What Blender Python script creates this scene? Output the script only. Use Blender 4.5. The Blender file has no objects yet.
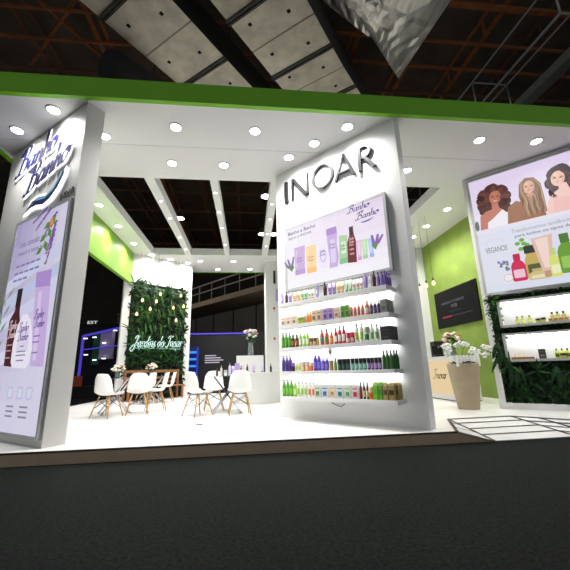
import bpy, math, random
from math import sin, cos, pi, radians
from mathutils import Vector, Matrix
random.seed(7)
SC = bpy.context.scene
COL = SC.collection

# ------------------------------------------------------------------ camera, world, exposure
cam_d = bpy.data.cameras.new('camera'); cam = bpy.data.objects.new('camera', cam_d); COL.objects.link(cam)
cam_d.sensor_width = 36.0; cam_d.lens = 339.02 / 570 * 36; cam_d.clip_start = .05; cam_d.clip_end = 200
def cam_basis(yaw, pitch, roll):
    w = Vector((sin(yaw)*cos(pitch), cos(yaw)*cos(pitch), sin(pitch)))
    r = Vector((cos(yaw), -sin(yaw), 0)); u = r.cross(w)
    return cos(roll)*r + sin(roll)*u, -sin(roll)*r + cos(roll)*u, w
_r, _u, _w = cam_basis(0.11175, 0.24397, -0.02631)
cam.matrix_world = Matrix(((_r.x, _u.x, -_w.x, 0), (_r.y, _u.y, -_w.y, 0), (_r.z, _u.z, -_w.z, .85), (0, 0, 0, 1)))
SC.camera = cam
world = bpy.data.worlds.new('world'); SC.world = world; world.use_nodes = True
world.node_tree.nodes['Background'].inputs[0].default_value = (.95, 1.0, 1.0, 1)
world.node_tree.nodes['Background'].inputs[1].default_value = .34
SC.view_settings.view_transform = 'Standard'; SC.view_settings.look = 'None'
SC.view_settings.exposure = 0.0; SC.view_settings.gamma = 1.0
try:
    SC.view_settings.use_curve_mapping = False
    SC.cycles.use_denoising = True
    SC.cycles.max_bounces = 7; SC.cycles.diffuse_bounces = 4
    SC.cycles.sample_clamp_indirect = 6
except Exception: pass
DOWNLIGHT_W = 220.0; BEAMLIGHT_W = 30.0; SHELF_LED = 34.0; NICHE_LED = 36.0

# ------------------------------------------------------------------ materials
MC = {}
def s2l(c):
    return tuple(((x/255)/12.92 if x/255 <= .04045 else ((x/255+.055)/1.055)**2.4) for x in c)
def mat(name, rgb=(200,200,200), rough=.5, metal=0., emit=0., noise=0., nscale=8., bump=0., trans=0., spec=None):
    """rgb in display values; noise = tone variation of the surface's own colour"""
    if name in MC: return MC[name]
    m = bpy.data.materials.new(name); m.use_nodes = True; MC[name] = m
    nt = m.node_tree; b = nt.nodes['Principled BSDF']
    c = s2l(rgb) + (1,)
    b.inputs['Base Color'].default_value = c
    b.inputs['Roughness'].default_value = rough; b.inputs['Metallic'].default_value = metal
    if spec is not None: b.inputs['Specular IOR Level'].default_value = spec
    if trans: b.inputs['Transmission Weight'].default_value = trans; b.inputs['IOR'].default_value = 1.45
    if emit:
        b.inputs['Base Color'].default_value = (0.02, .02, .02, 1)
        b.inputs['Emission Color'].default_value = c; b.inputs['Emission Strength'].default_value = emit
    if noise or bump:
        tc = nt.nodes.new('ShaderNodeTexCoord'); n = nt.nodes.new('ShaderNodeTexNoise')
        n.inputs['Scale'].default_value = nscale; n.inputs['Detail'].default_value = 5
        nt.links.new(tc.outputs['Object'], n.inputs['Vector'])
        if noise:
            r = nt.nodes.new('ShaderNodeValToRGB')
            r.color_ramp.elements[0].position = .3; r.color_ramp.elements[1].position = .7
            r.color_ramp.elements[0].color = tuple(x*(1-noise) for x in c[:3]) + (1,)
            r.color_ramp.elements[1].color = tuple(min(1, x*(1+noise)) for x in c[:3]) + (1,)
            nt.links.new(n.outputs['Fac'], r.inputs['Fac'])
            nt.links.new(r.outputs['Color'], b.inputs['Emission Color' if emit else 'Base Color'])
        if bump:
            bp = nt.nodes.new('ShaderNodeBump'); bp.inputs['Strength'].default_value = bump
            nt.links.new(n.outputs['Fac'], bp.inputs['Height']); nt.links.new(bp.outputs['Normal'], b.inputs['Normal'])
    return m
def flat(rgb, rough=.45):      # plain coloured plastic / print
    return mat('paint_%d_%d_%d' % rgb, rgb, rough)
def lit(rgb, k=1.0):           # backlit print colour
    return mat('backlit_%d_%d_%d_%d' % (rgb + (int(k*100),)), rgb, .75, emit=k, spec=.15)
WHITE = mat('white_laminate', (226,226,226), .45, noise=.015, nscale=3)
CEILW = mat('white_ceiling_board', (222,222,222), .6)
GREYW = mat('pale_grey_laminate', (200,199,196), .5, noise=.02, nscale=2)
GREEN = mat('lime_green_paint',(118,164,36), .5, noise=.03, nscale=3)
FASC = mat('green_fascia_paint',(112,182,8), .5, noise=.04, nscale=2)
LIMEW = mat('lime_wall_plaster', (132,156,66), .7, noise=.12, nscale=2.2)
DARK = mat('black_paint', (22,22,24), .6)
CHROME = mat('chrome', (200,200,205), .15, 1.0)
STEEL = mat('brushed_steel', (150,150,150), .35, .9)
GLASS = mat('table_glass', (225,235,235), .03, trans=.85)
WOOD = mat('light_oak', (186,142,92), .5, noise=.15, nscale=14)
BROWNW = mat('brown_bench_wood', (140,92,55), .55, noise=.2, nscale=10)
SHELL = mat('white_chair_plastic', (232,232,232), .35)
LED = mat('white_led', (255,255,255), .3, emit=SHELF_LED)

# ------------------------------------------------------------------ mesh collector
class MB:
    def __init__(s): s.v=[]; s.f=[]; s.m=[]; s.sm=[]; s.mats=[]; s.cur=0; s.M=None
    def use(s, m):
        if m not in s.mats: s.mats.append(m)
        s.cur = s.mats.index(m); return s
    def raw(s, vs, fs, smooth=False):
        o = len(s.v)
        for p in vs:
            p = Vector(p)
            if s.M is not None: p = s.M @ p
            s.v.append(tuple(p))
        for f in fs: s.f.append(tuple(i+o for i in f)); s.m.append(s.cur); s.sm.append(smooth)
        return s
    def box(s, x0, x1, y0, y1, z0, z1):
        vs = [(x,y,z) for z in (z0,z1) for y in (y0,y1) for x in (x0,x1)]
        return s.raw(vs, [(0,2,3,1),(4,5,7,6),(0,1,5,4),(2,6,7,3),(0,4,6,2),(1,3,7,5)])
    def bar(s, a, b, w, h=None):      # rectangular bar between two points
        h = h or w; a=Vector(a); b=Vector(b); d=(b-a).normalized()
        up = Vector((0,0,1)) if abs(d.z)<.95 else Vector((0,1,0))
        x = d.cross(up).normalized()*w/2; y = x.cross(d).normalized()*h/2
        vs = [a-x-y,a+x-y,a+x+y,a-x+y,b-x-y,b+x-y,b+x+y,b-x+y]
        return s.raw(vs, [(3,2,1,0),(4,5,6,7),(0,1,5,4),(1,2,6,5),(2,3,7,6),(3,0,4,7)])
    def poly(s, pts, y0, y1=None):    # outline in (x,z) facing -y, with thickness when y1 is given
        n=len(pts); vs=[(p[0],y0,p[1]) for p in pts]
        ar = sum(pts[i][0]*pts[(i+1)%n][1]-pts[(i+1)%n][0]*pts[i][1] for i in range(n))
        if ar < 0: vs.reverse(); pts=list(reversed(pts))
        fs=[tuple(range(n))]
        if y1 is not None:
            vs += [(p[0],y1,p[1]) for p in pts]
            fs += [(i,i+n,(i+1)%n+n,(i+1)%n) for i in range(n)] + [tuple(range(2*n-1,n-1,-1))]
        return s.raw(vs, fs)
    def prism(s, pts, z0, z1):        # outline in (x,y), counter-clockwise
        n=len(pts); vs=[(p[0],p[1],z0) for p in pts]+[(p[0],p[1],z1) for p in pts]
        return s.raw(vs, [tuple(range(n-1,-1,-1)), tuple(range(n,2*n))]+[(i,(i+1)%n,(i+1)%n+n,i+n) for i in range(n)])
    def ell(s, x, z, a, b, y0, y1=None, n=20, rot=0):
        return s.poly([(x+a*cos(t)*cos(rot)-b*sin(t)*sin(rot), z+a*cos(t)*sin(rot)+b*sin(t)*cos(rot)) for t in [2*pi*i/n for i in range(n)]], y0, y1)
    def lathe(s, prof, c=(0,0,0), seg=12, sx=1, sy=1, cap=True):
        vs=[]; fs=[]; k=len(prof)
        for r,z in prof:
            for i in range(seg):
                a=2*pi*i/seg; vs.append((c[0]+r*cos(a)*sx, c[1]+r*sin(a)*sy, c[2]+z))
        for j in range(k-1):
            for i in range(seg):
                fs.append((j*seg+i, j*seg+(i+1)%seg, (j+1)*seg+(i+1)%seg, (j+1)*seg+i))
        s.raw(vs, fs, True)
        if cap:
            s.raw([vs[i] for i in range(seg)], [tuple(range(seg-1,-1,-1))]); s.raw([vs[(k-1)*seg+i] for i in range(seg)], [tuple(range(seg))])
        return s
    def tube(s, pts, r, seg=6, r2=None):
        pts=[Vector(p) for p in pts]; n=len(pts); vs=[]; fs=[]
        for j,p in enumerate(pts):
            d=(pts[min(j+1,n-1)]-pts[max(j-1,0)]).normalized()
            up=Vector((0,0,1)) if abs(d.z)<.9 else Vector((0,1,0))
            x=d.cross(up).normalized(); y=x.cross(d)
            rr = r if r2 is None else r+(r2-r)*j/(n-1)
            for i in range(seg):
                a=2*pi*i/seg; vs.append(p+x*rr*cos(a)+y*rr*sin(a))
        for j in range(n-1):
            for i in range(seg): fs.append((j*seg+i, (j+1)*seg+i, (j+1)*seg+(i+1)%seg, j*seg+(i+1)%seg))
        fs.append(tuple(range(seg))); fs.append(tuple((n-1)*seg+i for i in range(seg-1,-1,-1)))
        return s.raw(vs, fs, True)
    def ball(s, c, r, seg=8, rings=5, sz=1.):
        prof=[(max(.0005,r*sin(pi*j/rings)), -r*sz*cos(pi*j/rings)) for j in range(rings+1)]
        return s.lathe(prof, c, seg, cap=False)
    def mesh(s, name):
        me=bpy.data.meshes.new(name); me.from_pydata(s.v,[],s.f)
        for m in s.mats: me.materials.append(m)
        me.polygons.foreach_set('material_index', s.m); me.polygons.foreach_set('use_smooth', s.sm)
        me.validate(); me.update(); return me
    def build(s, name, parent=None, loc=None, rz=None):
        o=bpy.data.objects.new(name, s.mesh(name)); COL.objects.link(o)
        if parent is not None: o.parent=parent
        if loc is not None: o.location=loc
        if rz is not None: o.rotation_euler=(0,0,rz)
        return o
def B(m): return MB().use(m)
def tag(o, label=None, cat=None, group=None, kind=None):
    if label: o['label']=label
    if cat: o['category']=cat
    if group: o['group']=group
    if kind: o['kind']=kind
    return o
def thing(name, label, cat, loc=(0,0,0), rz=0, group=None):
    o=bpy.data.objects.new(name,None); o.empty_display_size=.1; COL.objects.link(o)
    o.location=loc; o.rotation_euler=(0,0,rz); return tag(o,label,cat,group)
def dup(root, loc, rz, label=None, group=None):
    r=root.copy(); COL.objects.link(r); r.location=loc; r.rotation_euler=(0,0,rz)
    if label: r['label']=label
    if group: r['group']=group
    for ch in list(root.children):
        c=ch.copy(); COL.objects.link(c); c.parent=r
        for g in list(ch.children):
            d=g.copy(); COL.objects.link(d); d.parent=c
    return r
def struct(name, mb, label=None, parent=None, loc=None, rz=None):
    o=mb.build(name,parent,loc,rz); o['kind']='structure'
    if label: o['label']=label
    return o

# ------------------------------------------------------------------ lettering
_TC={}
def text_geo(txt, off=0.0, shear=0.0, ext=0.0):
    k=(txt,off,shear,ext)
    if k in _TC: return _TC[k]
    cu=bpy.data.curves.new('lettering','FONT'); cu.body=txt; cu.offset=off; cu.shear=shear; cu.extrude=ext; cu.resolution_u=3
    o=bpy.data.objects.new('lettering',cu); COL.objects.link(o)
    bpy.context.view_layer.update()
    me=bpy.data.meshes.new_from_object(o.evaluated_get(bpy.context.evaluated_depsgraph_get()))
    vs=[tuple(v.co) for v in me.vertices]; fs=[tuple(p.vertices) for p in me.polygons]
    bpy.data.objects.remove(o); bpy.data.curves.remove(cu); bpy.data.meshes.remove(me)
    _TC[k]=(vs,fs); return _TC[k]
def text(mb, txt, x0, x1, z0, z1, y, off=.0, shear=0., ext=0.0, depth=None, slope=0.):
    """fit lettering into the box x0..x1, z0..z1 on the plane y, reading along +x, facing -y"""
    vs,fs=text_geo(txt,off,shear,1.0 if depth else 0.0)
    ax=min(v[0] for v in vs); bx=max(v[0] for v in vs); ay=min(v[1] for v in vs); by=max(v[1] for v in vs)
    sx=(x1-x0)/(bx-ax); sz=(z1-z0)/(by-ay)
    out=[]
    for v in vs:
        X=x0+(v[0]-ax)*sx; Z=z0+(v[1]-ay)*sz+slope*(v[0]-ax)*sx
        Y=y-(depth/2*(v[2]+1) if depth else 0)
        out.append((X,Y,Z))
    mb.raw(out,fs)
def spline(pts, n=6):
    P=[pts[0]]+list(pts)+[pts[-1]]; out=[]
    for i in range(1,len(P)-2):
        a,b,c,d=P[i-1],P[i],P[i+1],P[i+2]
        for k in range(n):
            t=k/n
            out.append(tuple(.5*((2*b[j])+(-a[j]+c[j])*t+(2*a[j]-5*b[j]+4*c[j]-d[j])*t*t+(-a[j]+3*b[j]-3*c[j]+d[j])*t**3) for j in (0,1)))
    out.append(tuple(pts[-1])); return out
GL={ # handwritten letters: strokes in a box of x-height 1, and the advance
 'B':([[(-.35,1.75),(-.1,2.05),(.35,2.05),(.3,1.2),(.15,.3),(0,0),(-.3,-.05),(-.35,.2)],[(-.1,1.6),(.3,2.1),(.9,2.15),(1.1,1.75),(.8,1.3),(.35,1.15)],[(.35,1.15),(.95,1.1),(1.15,.65),(.9,.12),(.4,0),(.1,.1)]],1.45),
 'a':([[(.75,.8),(.5,1.0),(.15,.75),(.05,.35),(.2,.03),(.5,.15),(.75,.6)],[(.8,1.),(.74,.45),(.8,.08),(.95,.05),(1.08,.25)]],1.08),
 'n':([[(0,.8),(.15,1.),(.18,.5),(.15,0)],[(.16,.4),(.4,.9),(.68,.98),(.74,.55),(.72,.12),(.85,.02),(1.0,.22)]],1.03),
 'h':([[(.1,2.1),(.18,1.2),(.15,0)],[(.16,.4),(.4,.9),(.68,.98),(.74,.55),(.72,.12),(.85,.02),(1.0,.22)]],1.03),
 'o':([[(.5,1.),(.15,.8),(.06,.4),(.25,.03),(.6,.08),(.85,.5),(.75,.9),(.5,1.),(.55,.75),(.95,.72),(1.1,.85)]],1.08),
 'd':([[(.75,.8),(.5,1.0),(.15,.75),(.05,.35),(.2,.03),(.5,.15),(.75,.6)],[(.95,2.1),(.8,1.1),(.76,.2),(.9,.02),(1.08,.25)]],1.08),
 'r':([[(0,.8),(.15,1.),(.18,.5),(.15,0)],[(.17,.5),(.35,.95),(.6,.95)]],.68),
 'i':([[(0,.5),(.18,.95),(.12,.3),(.22,.02),(.42,.22)],[(.2,1.4),(.24,1.46)]],.44),
 's':([[(-.05,.15),(.35,.95),(.42,1.05),(.45,.6),(.5,.2),(.3,.0),(.1,.1)],[(.4,.05),(.65,.25)]],.66),
 'J':([[(.2,1.7),(.5,2.1),(1.1,2.15),(1.35,1.9)],[(1.0,2.1),(.85,1.),(.6,-.3),(.1,-.75),(-.4,-.4),(-.1,.15),(.6,.5),(1.3,.8)]],1.45),
 'I':([[(.05,1.8),(.5,2.15),(1.2,2.1),(1.5,2.2)],[(.85,2.1),(.7,1.1),(.5,.1),(.1,-.1),(-.15,.15)]],1.1),
 ' ':([],.6)}
def script_paths(txt, slant=.25):
    out=[]; x=0
    for ch in txt:
        st,adv=GL[ch]
        for s_ in st: out.append([(x+p[0]+slant*p[1],p[1]) for p in spline(s_)])
        x+=adv
    return out,x
def write_pen(mb, txt, x0, z0, w, xh, y, nib, depth=0., ang=.6, slope=0., slant=.25, y_step=.00004):
    """broad-pen writing: thick and thin strokes from a nib held at one angle"""
    ps,tot=script_paths(txt,slant); sx=w/tot
    nx,nz=nib*cos(ang),nib*sin(ang)*.8; k=0
    for p in ps:
        q=[(x0+a*sx, z0+b*xh+slope*a*sx) for a,b in p]
        for (a,b),(c,d) in zip(q,q[1:]):
            k+=1; yy=y-k*y_step
            pts=[(a-nx,b-nz),(c-nx,d-nz),(c+nx,d+nz),(a+nx,b+nz)]
            t=nib*.28; L=math.hypot(c-a,d-b) or 1
            # keep hairlines from vanishing
            pts2=[(a-(d-b)/L*t,b+(c-a)/L*t),(c-(d-b)/L*t,d+(c-a)/L*t),(c+(d-b)/L*t,d-(c-a)/L*t),(a+(d-b)/L*t,b-(c-a)/L*t)]
            for P in (pts,pts2):
                ar=abs(sum(P[i][0]*P[(i+1)%4][1]-P[(i+1)%4][0]*P[i][1] for i in range(4)))
                if ar>1e-9: mb.poly(P, yy, y+depth if depth else None)
def write_tube(mb, txt, x0, z0, w, xh, y, r, slope=0., slant=.3):
    ps,tot=script_paths(txt,slant); sx=w/tot
    for p in ps:
        mb.tube([(x0+a*sx, y, z0+b*xh+slope*a*sx) for a,b in p], r, 5)

# ------------------------------------------------------------------ frames of the three display walls (local x along the face, -y towards the visitor)
H=4.984; T=.25; YF=4.522
C0=(0.60,6.65); CT=-.8115
L0=(-2.48,4.73); LT=-.643
R0=(4.92,6.55); RT=-.7893
P0=(-4.2,11.75); PT=.6593
def fr(o,t,u,y=0.,z=0.): return (o[0]+u*cos(t)-y*sin(t), o[1]+u*sin(t)+y*cos(t), z)

# ================================================================== STRUCTURE
carpet=mat('dark_carpet',(20,23,21),.95,noise=.75,nscale=42,bump=.3,spec=.08)
struct('floor', B(carpet).box(-40,40,-12,32,-.34,-.14), 'dark charcoal carpet of the hall')
vin=mat('white_vinyl_floor',(238,236,232),.28,noise=.02,nscale=1.5)
nt=vin.node_tree; bs=nt.nodes['Principled BSDF']; br=nt.nodes.new('ShaderNodeTexBrick'); tc=nt.nodes.new('ShaderNodeTexCoord')
br.inputs['Scale'].default_value=1; br.inputs['Brick Width'].default_value=2.2; br.inputs['Row Height'].default_value=1.6; br.inputs['Mortar Size'].default_value=.004
br.inputs['Color1'].default_value=(.86,.85,.82,1); br.inputs['Color2'].default_value=(.84,.83,.80,1); br.inputs['Mortar'].default_value=(.6,.58,.54,1)
nt.links.new(tc.outputs['Object'],br.inputs['Vector']); nt.links.new(br.outputs['Color'],bs.inputs['Base Color'])
T0=(3.22,5.54); T1=(2.73,YF); T2=(4.34,5.58); T3=(5.62,4.06)
PL=[(-4.95,YF),T1,T0,T2,T3,(7.4,4.06),(7.4,14.4),(-4.95,14.4)]
struct('floor_platform', B(vin).prism(PL,-.1,0), 'raised white vinyl floor of the booth')
brn=mat('brown_edge_board',(178,154,132),.6,noise=.06,nscale=5)
struct('trim_1', B(brn).box(-4.95,T1[0],YF-.012,YF,-.14,-.012).use(DARK).box(-4.95,T1[0],YF-.018,YF+.02,-.012,.004), 'brown edge board with a dark top strip along the booth floor')
# entry ramp with its black stripes
ramp=thing('entry_ramp','low white corner ramp with black tape lines at the booth edge','ramp',(0,0,0))
B1=(3.23,4.50); B2=(4.45,4.52); B3=(5.72,3.05)
wv=mat('white_ramp_vinyl',(232,230,228),.35); tape=mat('black_tape',(34,32,32),.5)
def P3(p,z): return (p[0],p[1],z)
rb=B(wv); zt=-.001
rb.raw([P3(T0,zt),P3(T1,zt),P3(B1,-.139)],[(0,1,2)])
rb.raw([P3(T0,zt),P3(B1,-.139),P3(B2,-.139),P3(T2,zt)],[(0,1,2,3)])
rb.raw([P3(T2,zt),P3(B2,-.139),P3(B3,-.139),P3(T3,zt)],[(0,1,2,3)])
rb.use(brn).raw([P3(T1,zt),(T1[0],T1[1],-.139),P3(B1,-.139)],[(0,1,2)])
rb.build('slope',ramp)
tb=B(tape)
def tl(a,b,w=.045):
    a=Vector(a)+Vector((0,0,.005)); b=Vector(b)+Vector((0,0,.005)); tb.bar(a,b,w,.003)
def lerp(a,b,t): return tuple(a[i]+(b[i]-a[i])*t for i in range(3))
A0,A1,A2,A3=P3(T0,0),P3(B1,-.139),P3(B2,-.139),P3(T2,0)
A4,A5=P3(T3,0),P3(B3,-.139); A6=P3(T1,0)
for a,b in ((A0,A1),(A3,A2),(A0,A3),(A1,A2),(A0,A6),(A6,A1),(A3,A4),(A2,A5)): tl(a,b)
for t in (.22,.48,.74): tl(lerp(A0,A1,t),lerp(A3,A2,t),.035); 
for t in (.25,.5,.75): tl(lerp(A3,A2,t),lerp(A4,A5,t),.035)
for t in (.33,.66): tl(lerp(A0,A6,t),lerp(A0,A1,t*1.0),.02)
for t in (.2,.42,.62): tl(lerp(A3,A4,t),lerp(A2,A5,t),.035)
tb.build('tape_lines',ramp)

# ceiling slab with its openings
op=[(-3.38,-2.26),(-2.05,-.85),(-.68,.51),(.72,1.85),(2.05,3.15),(3.36,4.59)]
Y1,Y2=6.89,12.0
cb=B(CEILW)
cb.box(-4.6,7.3,4.70,5.75,H,H+T); cb.use(mat('ceiling_seam',(150,150,150),.7)).box(-4.6,7.3,5.75,5.762,H+.004,H+T).use(CEILW)
cb.box(-4.6,7.3,5.762,Y1,H,H+T); cb.box(-4.6,-3.38,Y1,Y2,H,H+T); cb.box(4.59,7.3,Y1,Y2,H,H+T); cb.box(-4.6,7.3,Y2,14.24,H,H+T)
for a,b in zip(op,op[1:]): cb.box(a[1],b[0],Y1,Y2,H,H+T)
struct('ceiling', cb, 'white booth ceiling with open bays between beams')
struct('trim_2', B(FASC).box(-4.68,7.4,4.62,4.70,H,5.34), 'long green fascia along the front of the booth ceiling')
struct('trim_3', B(FASC).box(-4.68,-4.6,4.70,14.3,H-.03,5.34), 'green fascia on the left edge of the ceiling')
struct('trim_4', B(FASC).box(-4.6,7.4,14.24,14.3,H-.02,5.34), 'green fascia on the back edge of the ceiling')
struct('wall_header_left', B(GREEN).box(-4.13,-4.01,7.2,11.86,3.88,H-.002), 'bright lime green header panel hanging under the left ceiling edge')
struct('wall_right', B(LIMEW).box(6.26,6.40,5.9,11.0,0,H-.002), 'lime green side wall behind the reception')
struct('wall_back', B(WHITE).box(3.2,6.40,11.0,11.12,0,H-.002), 'white back wall behind the reception')
struct('wall_storage', B(WHITE).box(.69,3.2,12.8,14.2,0,H-.002), 'white storage block at the back of the booth')
struct('wall_centre', B(WHITE).box(0,2.70,.002,.235,0,H-.002), 'white angled display wall in the middle', loc=(C0[0],C0[1],0), rz=CT)
struct('wall_left', B(GREYW).box(-2.52,0,0,.277,0,H-.002), 'white angled display wall on the left', loc=(L0[0],L0[1],0), rz=LT)
wr=B(WHITE).box(0,2.5,0,.3,2.215,H-.002).box(0,.11,0,.3,0,2.215).box(2.39,2.5,0,.3,0,2.215).box(.11,2.39,0,.3,0,.11).box(.11,2.39,.24,.3,.11,2.215)
struct('wall_plant', wr, 'white angled display wall with a planted recess on the right', loc=(R0[0],R0[1],0), rz=RT)
pw=B(WHITE).box(0,2.53,0,.12,3.95,H-.002).box(0,.24,0,.12,0,3.95).box(2.30,2.53,0,.12,0,3.95).box(.24,2.30,.06,.12,0,3.95)
struct('wall_garden', pw, 'white wall around the back plant panel', loc=(P0[0],P0[1],0), rz=PT)

# ================================================================== HALL ABOVE AND BEHIND
roofm=mat('dark_roof_sheet',(74,62,52),.9,noise=.3,nscale=1.2)
rm=roofm.node_tree; wvt=rm.nodes.new('ShaderNodeTexWave'); wvt.inputs['Scale'].default_value=3.; bpn=rm.nodes.new('ShaderNodeBump'); bpn.inputs['Strength'].default_value=.6
tcn=rm.nodes.new('ShaderNodeTexCoord'); rm.links.new(tcn.outputs['Object'],wvt.inputs['Vector']); rm.links.new(wvt.outputs['Fac'],bpn.inputs['Height']); rm.links.new(bpn.outputs['Normal'],rm.nodes['Principled BSDF'].inputs['Normal'])
struct('ceiling_hall', B(roofm).box(-30,30,-2,32,12.6,12.8), 'dark sheet roof of the exhibition hall')
struct('wall_hall_back', B(mat('dark_hall_wall',(56,50,46),.9,noise=.2,nscale=.8)).box(-30,30,31.8,32,-.14,12.6), 'dark far wall of the hall')
ORM=mat('rust_orange_steel',(132,74,36),.7,noise=.25,nscale=4)
GRM=mat('dull_brown_steel',(92,60,40),.7,noise=.2,nscale=4)
for i in range(-8,8):       # long roof girders
    x=5.6+2.07*i
    m=ORM if i in (0,1,-5,-1) else GRM
    g=thing('roof_girder', 'rust orange roof girder running front to back above the %s' % ['booth'][0] if False else 'roof girder', 'girder')
    nm={0:'rust orange roof girder beside the foil wrapped duct',1:'rust orange roof girder near the silver lighting truss'}.get(i)
    g['label']= nm or 'brown steel roof girder, %s of the row running front to back under the dark roof' % ['first','second','third','fourth','fifth','sixth','seventh','eighth','ninth','tenth','eleventh','twelfth','thirteenth','fourteenth','fifteenth','sixteenth'][i+8]
    g['group']='roof girders'
    gb=B(m).box(x-.07,x+.07,2,30,11.2,11.26).box(x-.05,x+.05,2,30,11.9,11.96)
    wb=gb
    for k in range(15): wb.box(x-.03,x+.03,1.97+k*2,2.03+k*2,11.26,11.9)
    wb.build('lattice_beam',g)
ords=['first','second','third','fourth','fifth','sixth','seventh','eighth','ninth','tenth','eleventh','twelfth','thirteenth','fourteenth','fifteenth','sixteenth','seventeenth','eighteenth','nineteenth','twentieth']
for k,y in enumerate([7.05,8.2,9.15,10.3,12.0,14.0,16.0,18.5,21,24,27]):
    pu=B(ORM if k<3 else GRM).box(-12,18,y-(.07 if k==0 else .03),y+(.07 if k==0 else .03),11.05,11.15).build('roof_purlin')
    tag(pu,'thin orange brown purlin crossing under the girders, %s from the front'%ords[k],'purlin','roof purlins')
for k,(a,b) in enumerate([((-7.6,10.5,11.3),(-4.9,8.0,11.3)),((-6.15,7.92,11.35),(-4.0,11.5,11.35)),((-3.2,13,11.3),(.5,17,11.3)),((1,18,11.3),(3,13.5,11.3)),((-2,9,11.3),(2,15,11.3))]):
    o=B(ORM).bar(a,b,.09).build('roof_brace'); tag(o,'diagonal orange roof brace, %s from the left under the roof'%ords[k],'brace','diagonal roof braces')

def spot(name, parent, watts, size=150, rad=.06, z=-.03, color=(1,.98,.95)):
    l=bpy.data.lights.new(name,'SPOT'); l.energy=watts; l.spot_size=radians(size); l.spot_blend=1.; l.shadow_soft_size=rad; l.color=color
    o=bpy.data.objects.new(name,l); COL.objects.link(o); o.parent=parent; o.location=(0,0,z); return o
# air ducts
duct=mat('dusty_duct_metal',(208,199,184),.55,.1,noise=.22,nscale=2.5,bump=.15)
ductd=mat('shaded_duct_side',(58,56,55),.8,noise=.1,nscale=2)  # shade put into the colour: same sheet metal, darker than the underside
def air_duct(label, path, width, height, name='air_duct', closed_end=True):
    d=thing(name,label,'air duct',(0,0,0),0,'sheet metal ducts')
    n=len(path); b=B(duct); HM=mat('duct_hole_black',(14,14,14),.9); fl=B(mat('duct_flange',(70,68,66),.6,.3))
    st=[]
    for i,p in enumerate(path):
        p=Vector(p); a=Vector(path[max(i-1,0)]); c=Vector(path[min(i+1,n-1)]); t=(c-a).normalized()
        x=t.cross(Vector((0,0,1))).normalized(); u=x.cross(t).normalized()
        st.append((p,t,x,u))
    for i in range(n-1):
        (p,t,x,u),(q,t2,x2,u2)=st[i],st[i+1]; w=width/2
        vs=[p-x*w,p+x*w,p+x*w+u*height,p-x*w+u*height,q-x2*w,q+x2*w,q+x2*w+u2*height,q-x2*w+u2*height]
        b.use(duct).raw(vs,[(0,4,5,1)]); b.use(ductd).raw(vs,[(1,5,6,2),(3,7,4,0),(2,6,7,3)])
        m=(p+q)/2; tt=(q-p).normalized(); xx=x; dn=-u*.004
        for sx_ in (-.28,.24):
            c=m+xx*width*sx_*1.0+tt*(.1 if sx_>0 else -.15)+dn; e=.045
            b.use(HM).raw([c-xx*e-tt*e,c-xx*e+tt*e,c+xx*e+tt*e,c+xx*e-tt*e],[(0,1,2,3)])
    for i in range(1,n-1):
        p,t,x,u=st[i]
        if i%2==0:
            for s_ in (-.045,.045): fl.bar(p-x*(width/2+.03)-u*.02+t*s_,p+x*(width/2+.03)-u*.02+t*s_,.05,.07)
        else: fl.use(mat('duct_seam',(150,138,122),.6)).bar(p-x*(width/2)-u*.003,p+x*(width/2)-u*.003,.035,.012).use(MC['duct_flange'])
    for k in (0,-1):
        p,t,x,u=st[k]; w=width/2; vs=[p-x*w,p+x*w,p+x*w+u*height,p-x*w+u*height]
        b.use(ductd).raw(vs,[(0,1,2,3)] if k==0 else [(3,2,1,0)])
    b.build('sheet_metal',d); fl.build('flanges',d); return d
dv=Vector((.62,.78,0)).normalized()
def dpath(c,steps,zs): return [tuple(Vector((c[0],c[1],0))+dv*s_+Vector((0,0,z))) for s_,z in zip(steps,zs)]
air_duct('long dusty silver duct on the left, cut off by the green fascia', dpath((-2.78,6.12),(-2.6,-1.3,0,1.2,2.4,3.6,4.8,6.2,7.5),(9.,)*9), 1.72, .85)
air_duct('dusty silver duct above the middle of the fascia, bending away', dpath((.24,5.92),(-2.6,-1.3,0,.95,1.9,2.7,3.6,4.9,6.2),(9.,9.,9.,9.,8.98,9.0,9.1,9.3,9.5)), 1.83, .85)
foil=mat('crumpled_foil',(196,194,190),.32,.75,noise=.3,nscale=3,bump=.9)
fm=foil.node_tree
for nd in fm.nodes:
    if nd.type=='TEX_NOISE':
        mp=fm.nodes.new('ShaderNodeMapping'); mp.inputs['Scale'].default_value=(3.,.7,1.); mp.inputs['Rotation'].default_value=(0,0,.6)
        l=[k for k in fm.links if k.to_node==nd][0]; src=l.from_socket; fm.links.remove(l); fm.links.new(src,mp.inputs['Vector']); fm.links.new(mp.outputs['Vector'],nd.inputs['Vector'])
fd=thing('foil_duct','crumpled silver foil wrapped duct beside the orange girder','air duct')
fz=9.4
def crump(mb, quad, n=14, amp=.05):
    a,b,c,d=[Vector(q) for q in quad]; nrm=(b-a).cross(d-a).normalized(); vs=[]; fs=[]
    for j in range(n+1):
        for i in range(n+1):
            s_,t=i/n,j/n; p=(a*(1-s_)+b*s_)*(1-t)+(d*(1-s_)+c*s_)*t
            e=1 if 0<i<n and 0<j<n else 0
            vs.append(p+nrm*e*random.uniform(-amp,amp))
    for j in range(n):
        for i in range(n): k=j*(n+1)+i; fs.append((k,k+1,k+n+2,k+n+1))
    mb.raw(vs,fs)
fb=B(foil); q=[(1.3,5.2,fz+.5),(4.9,5.0,fz-.1),(4.57,8.11,fz),(3.3,6.9,fz)]
crump(fb,[q[0],q[1],q[2],q[3]][::-1])
up=Vector((0,0,.9))
for i in range(4):
    a=Vector(q[i]); b_=Vector(q[(i+1)%4]); fb.raw([a,b_,b_+up,a+up],[(0,1,2,3)])
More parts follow.
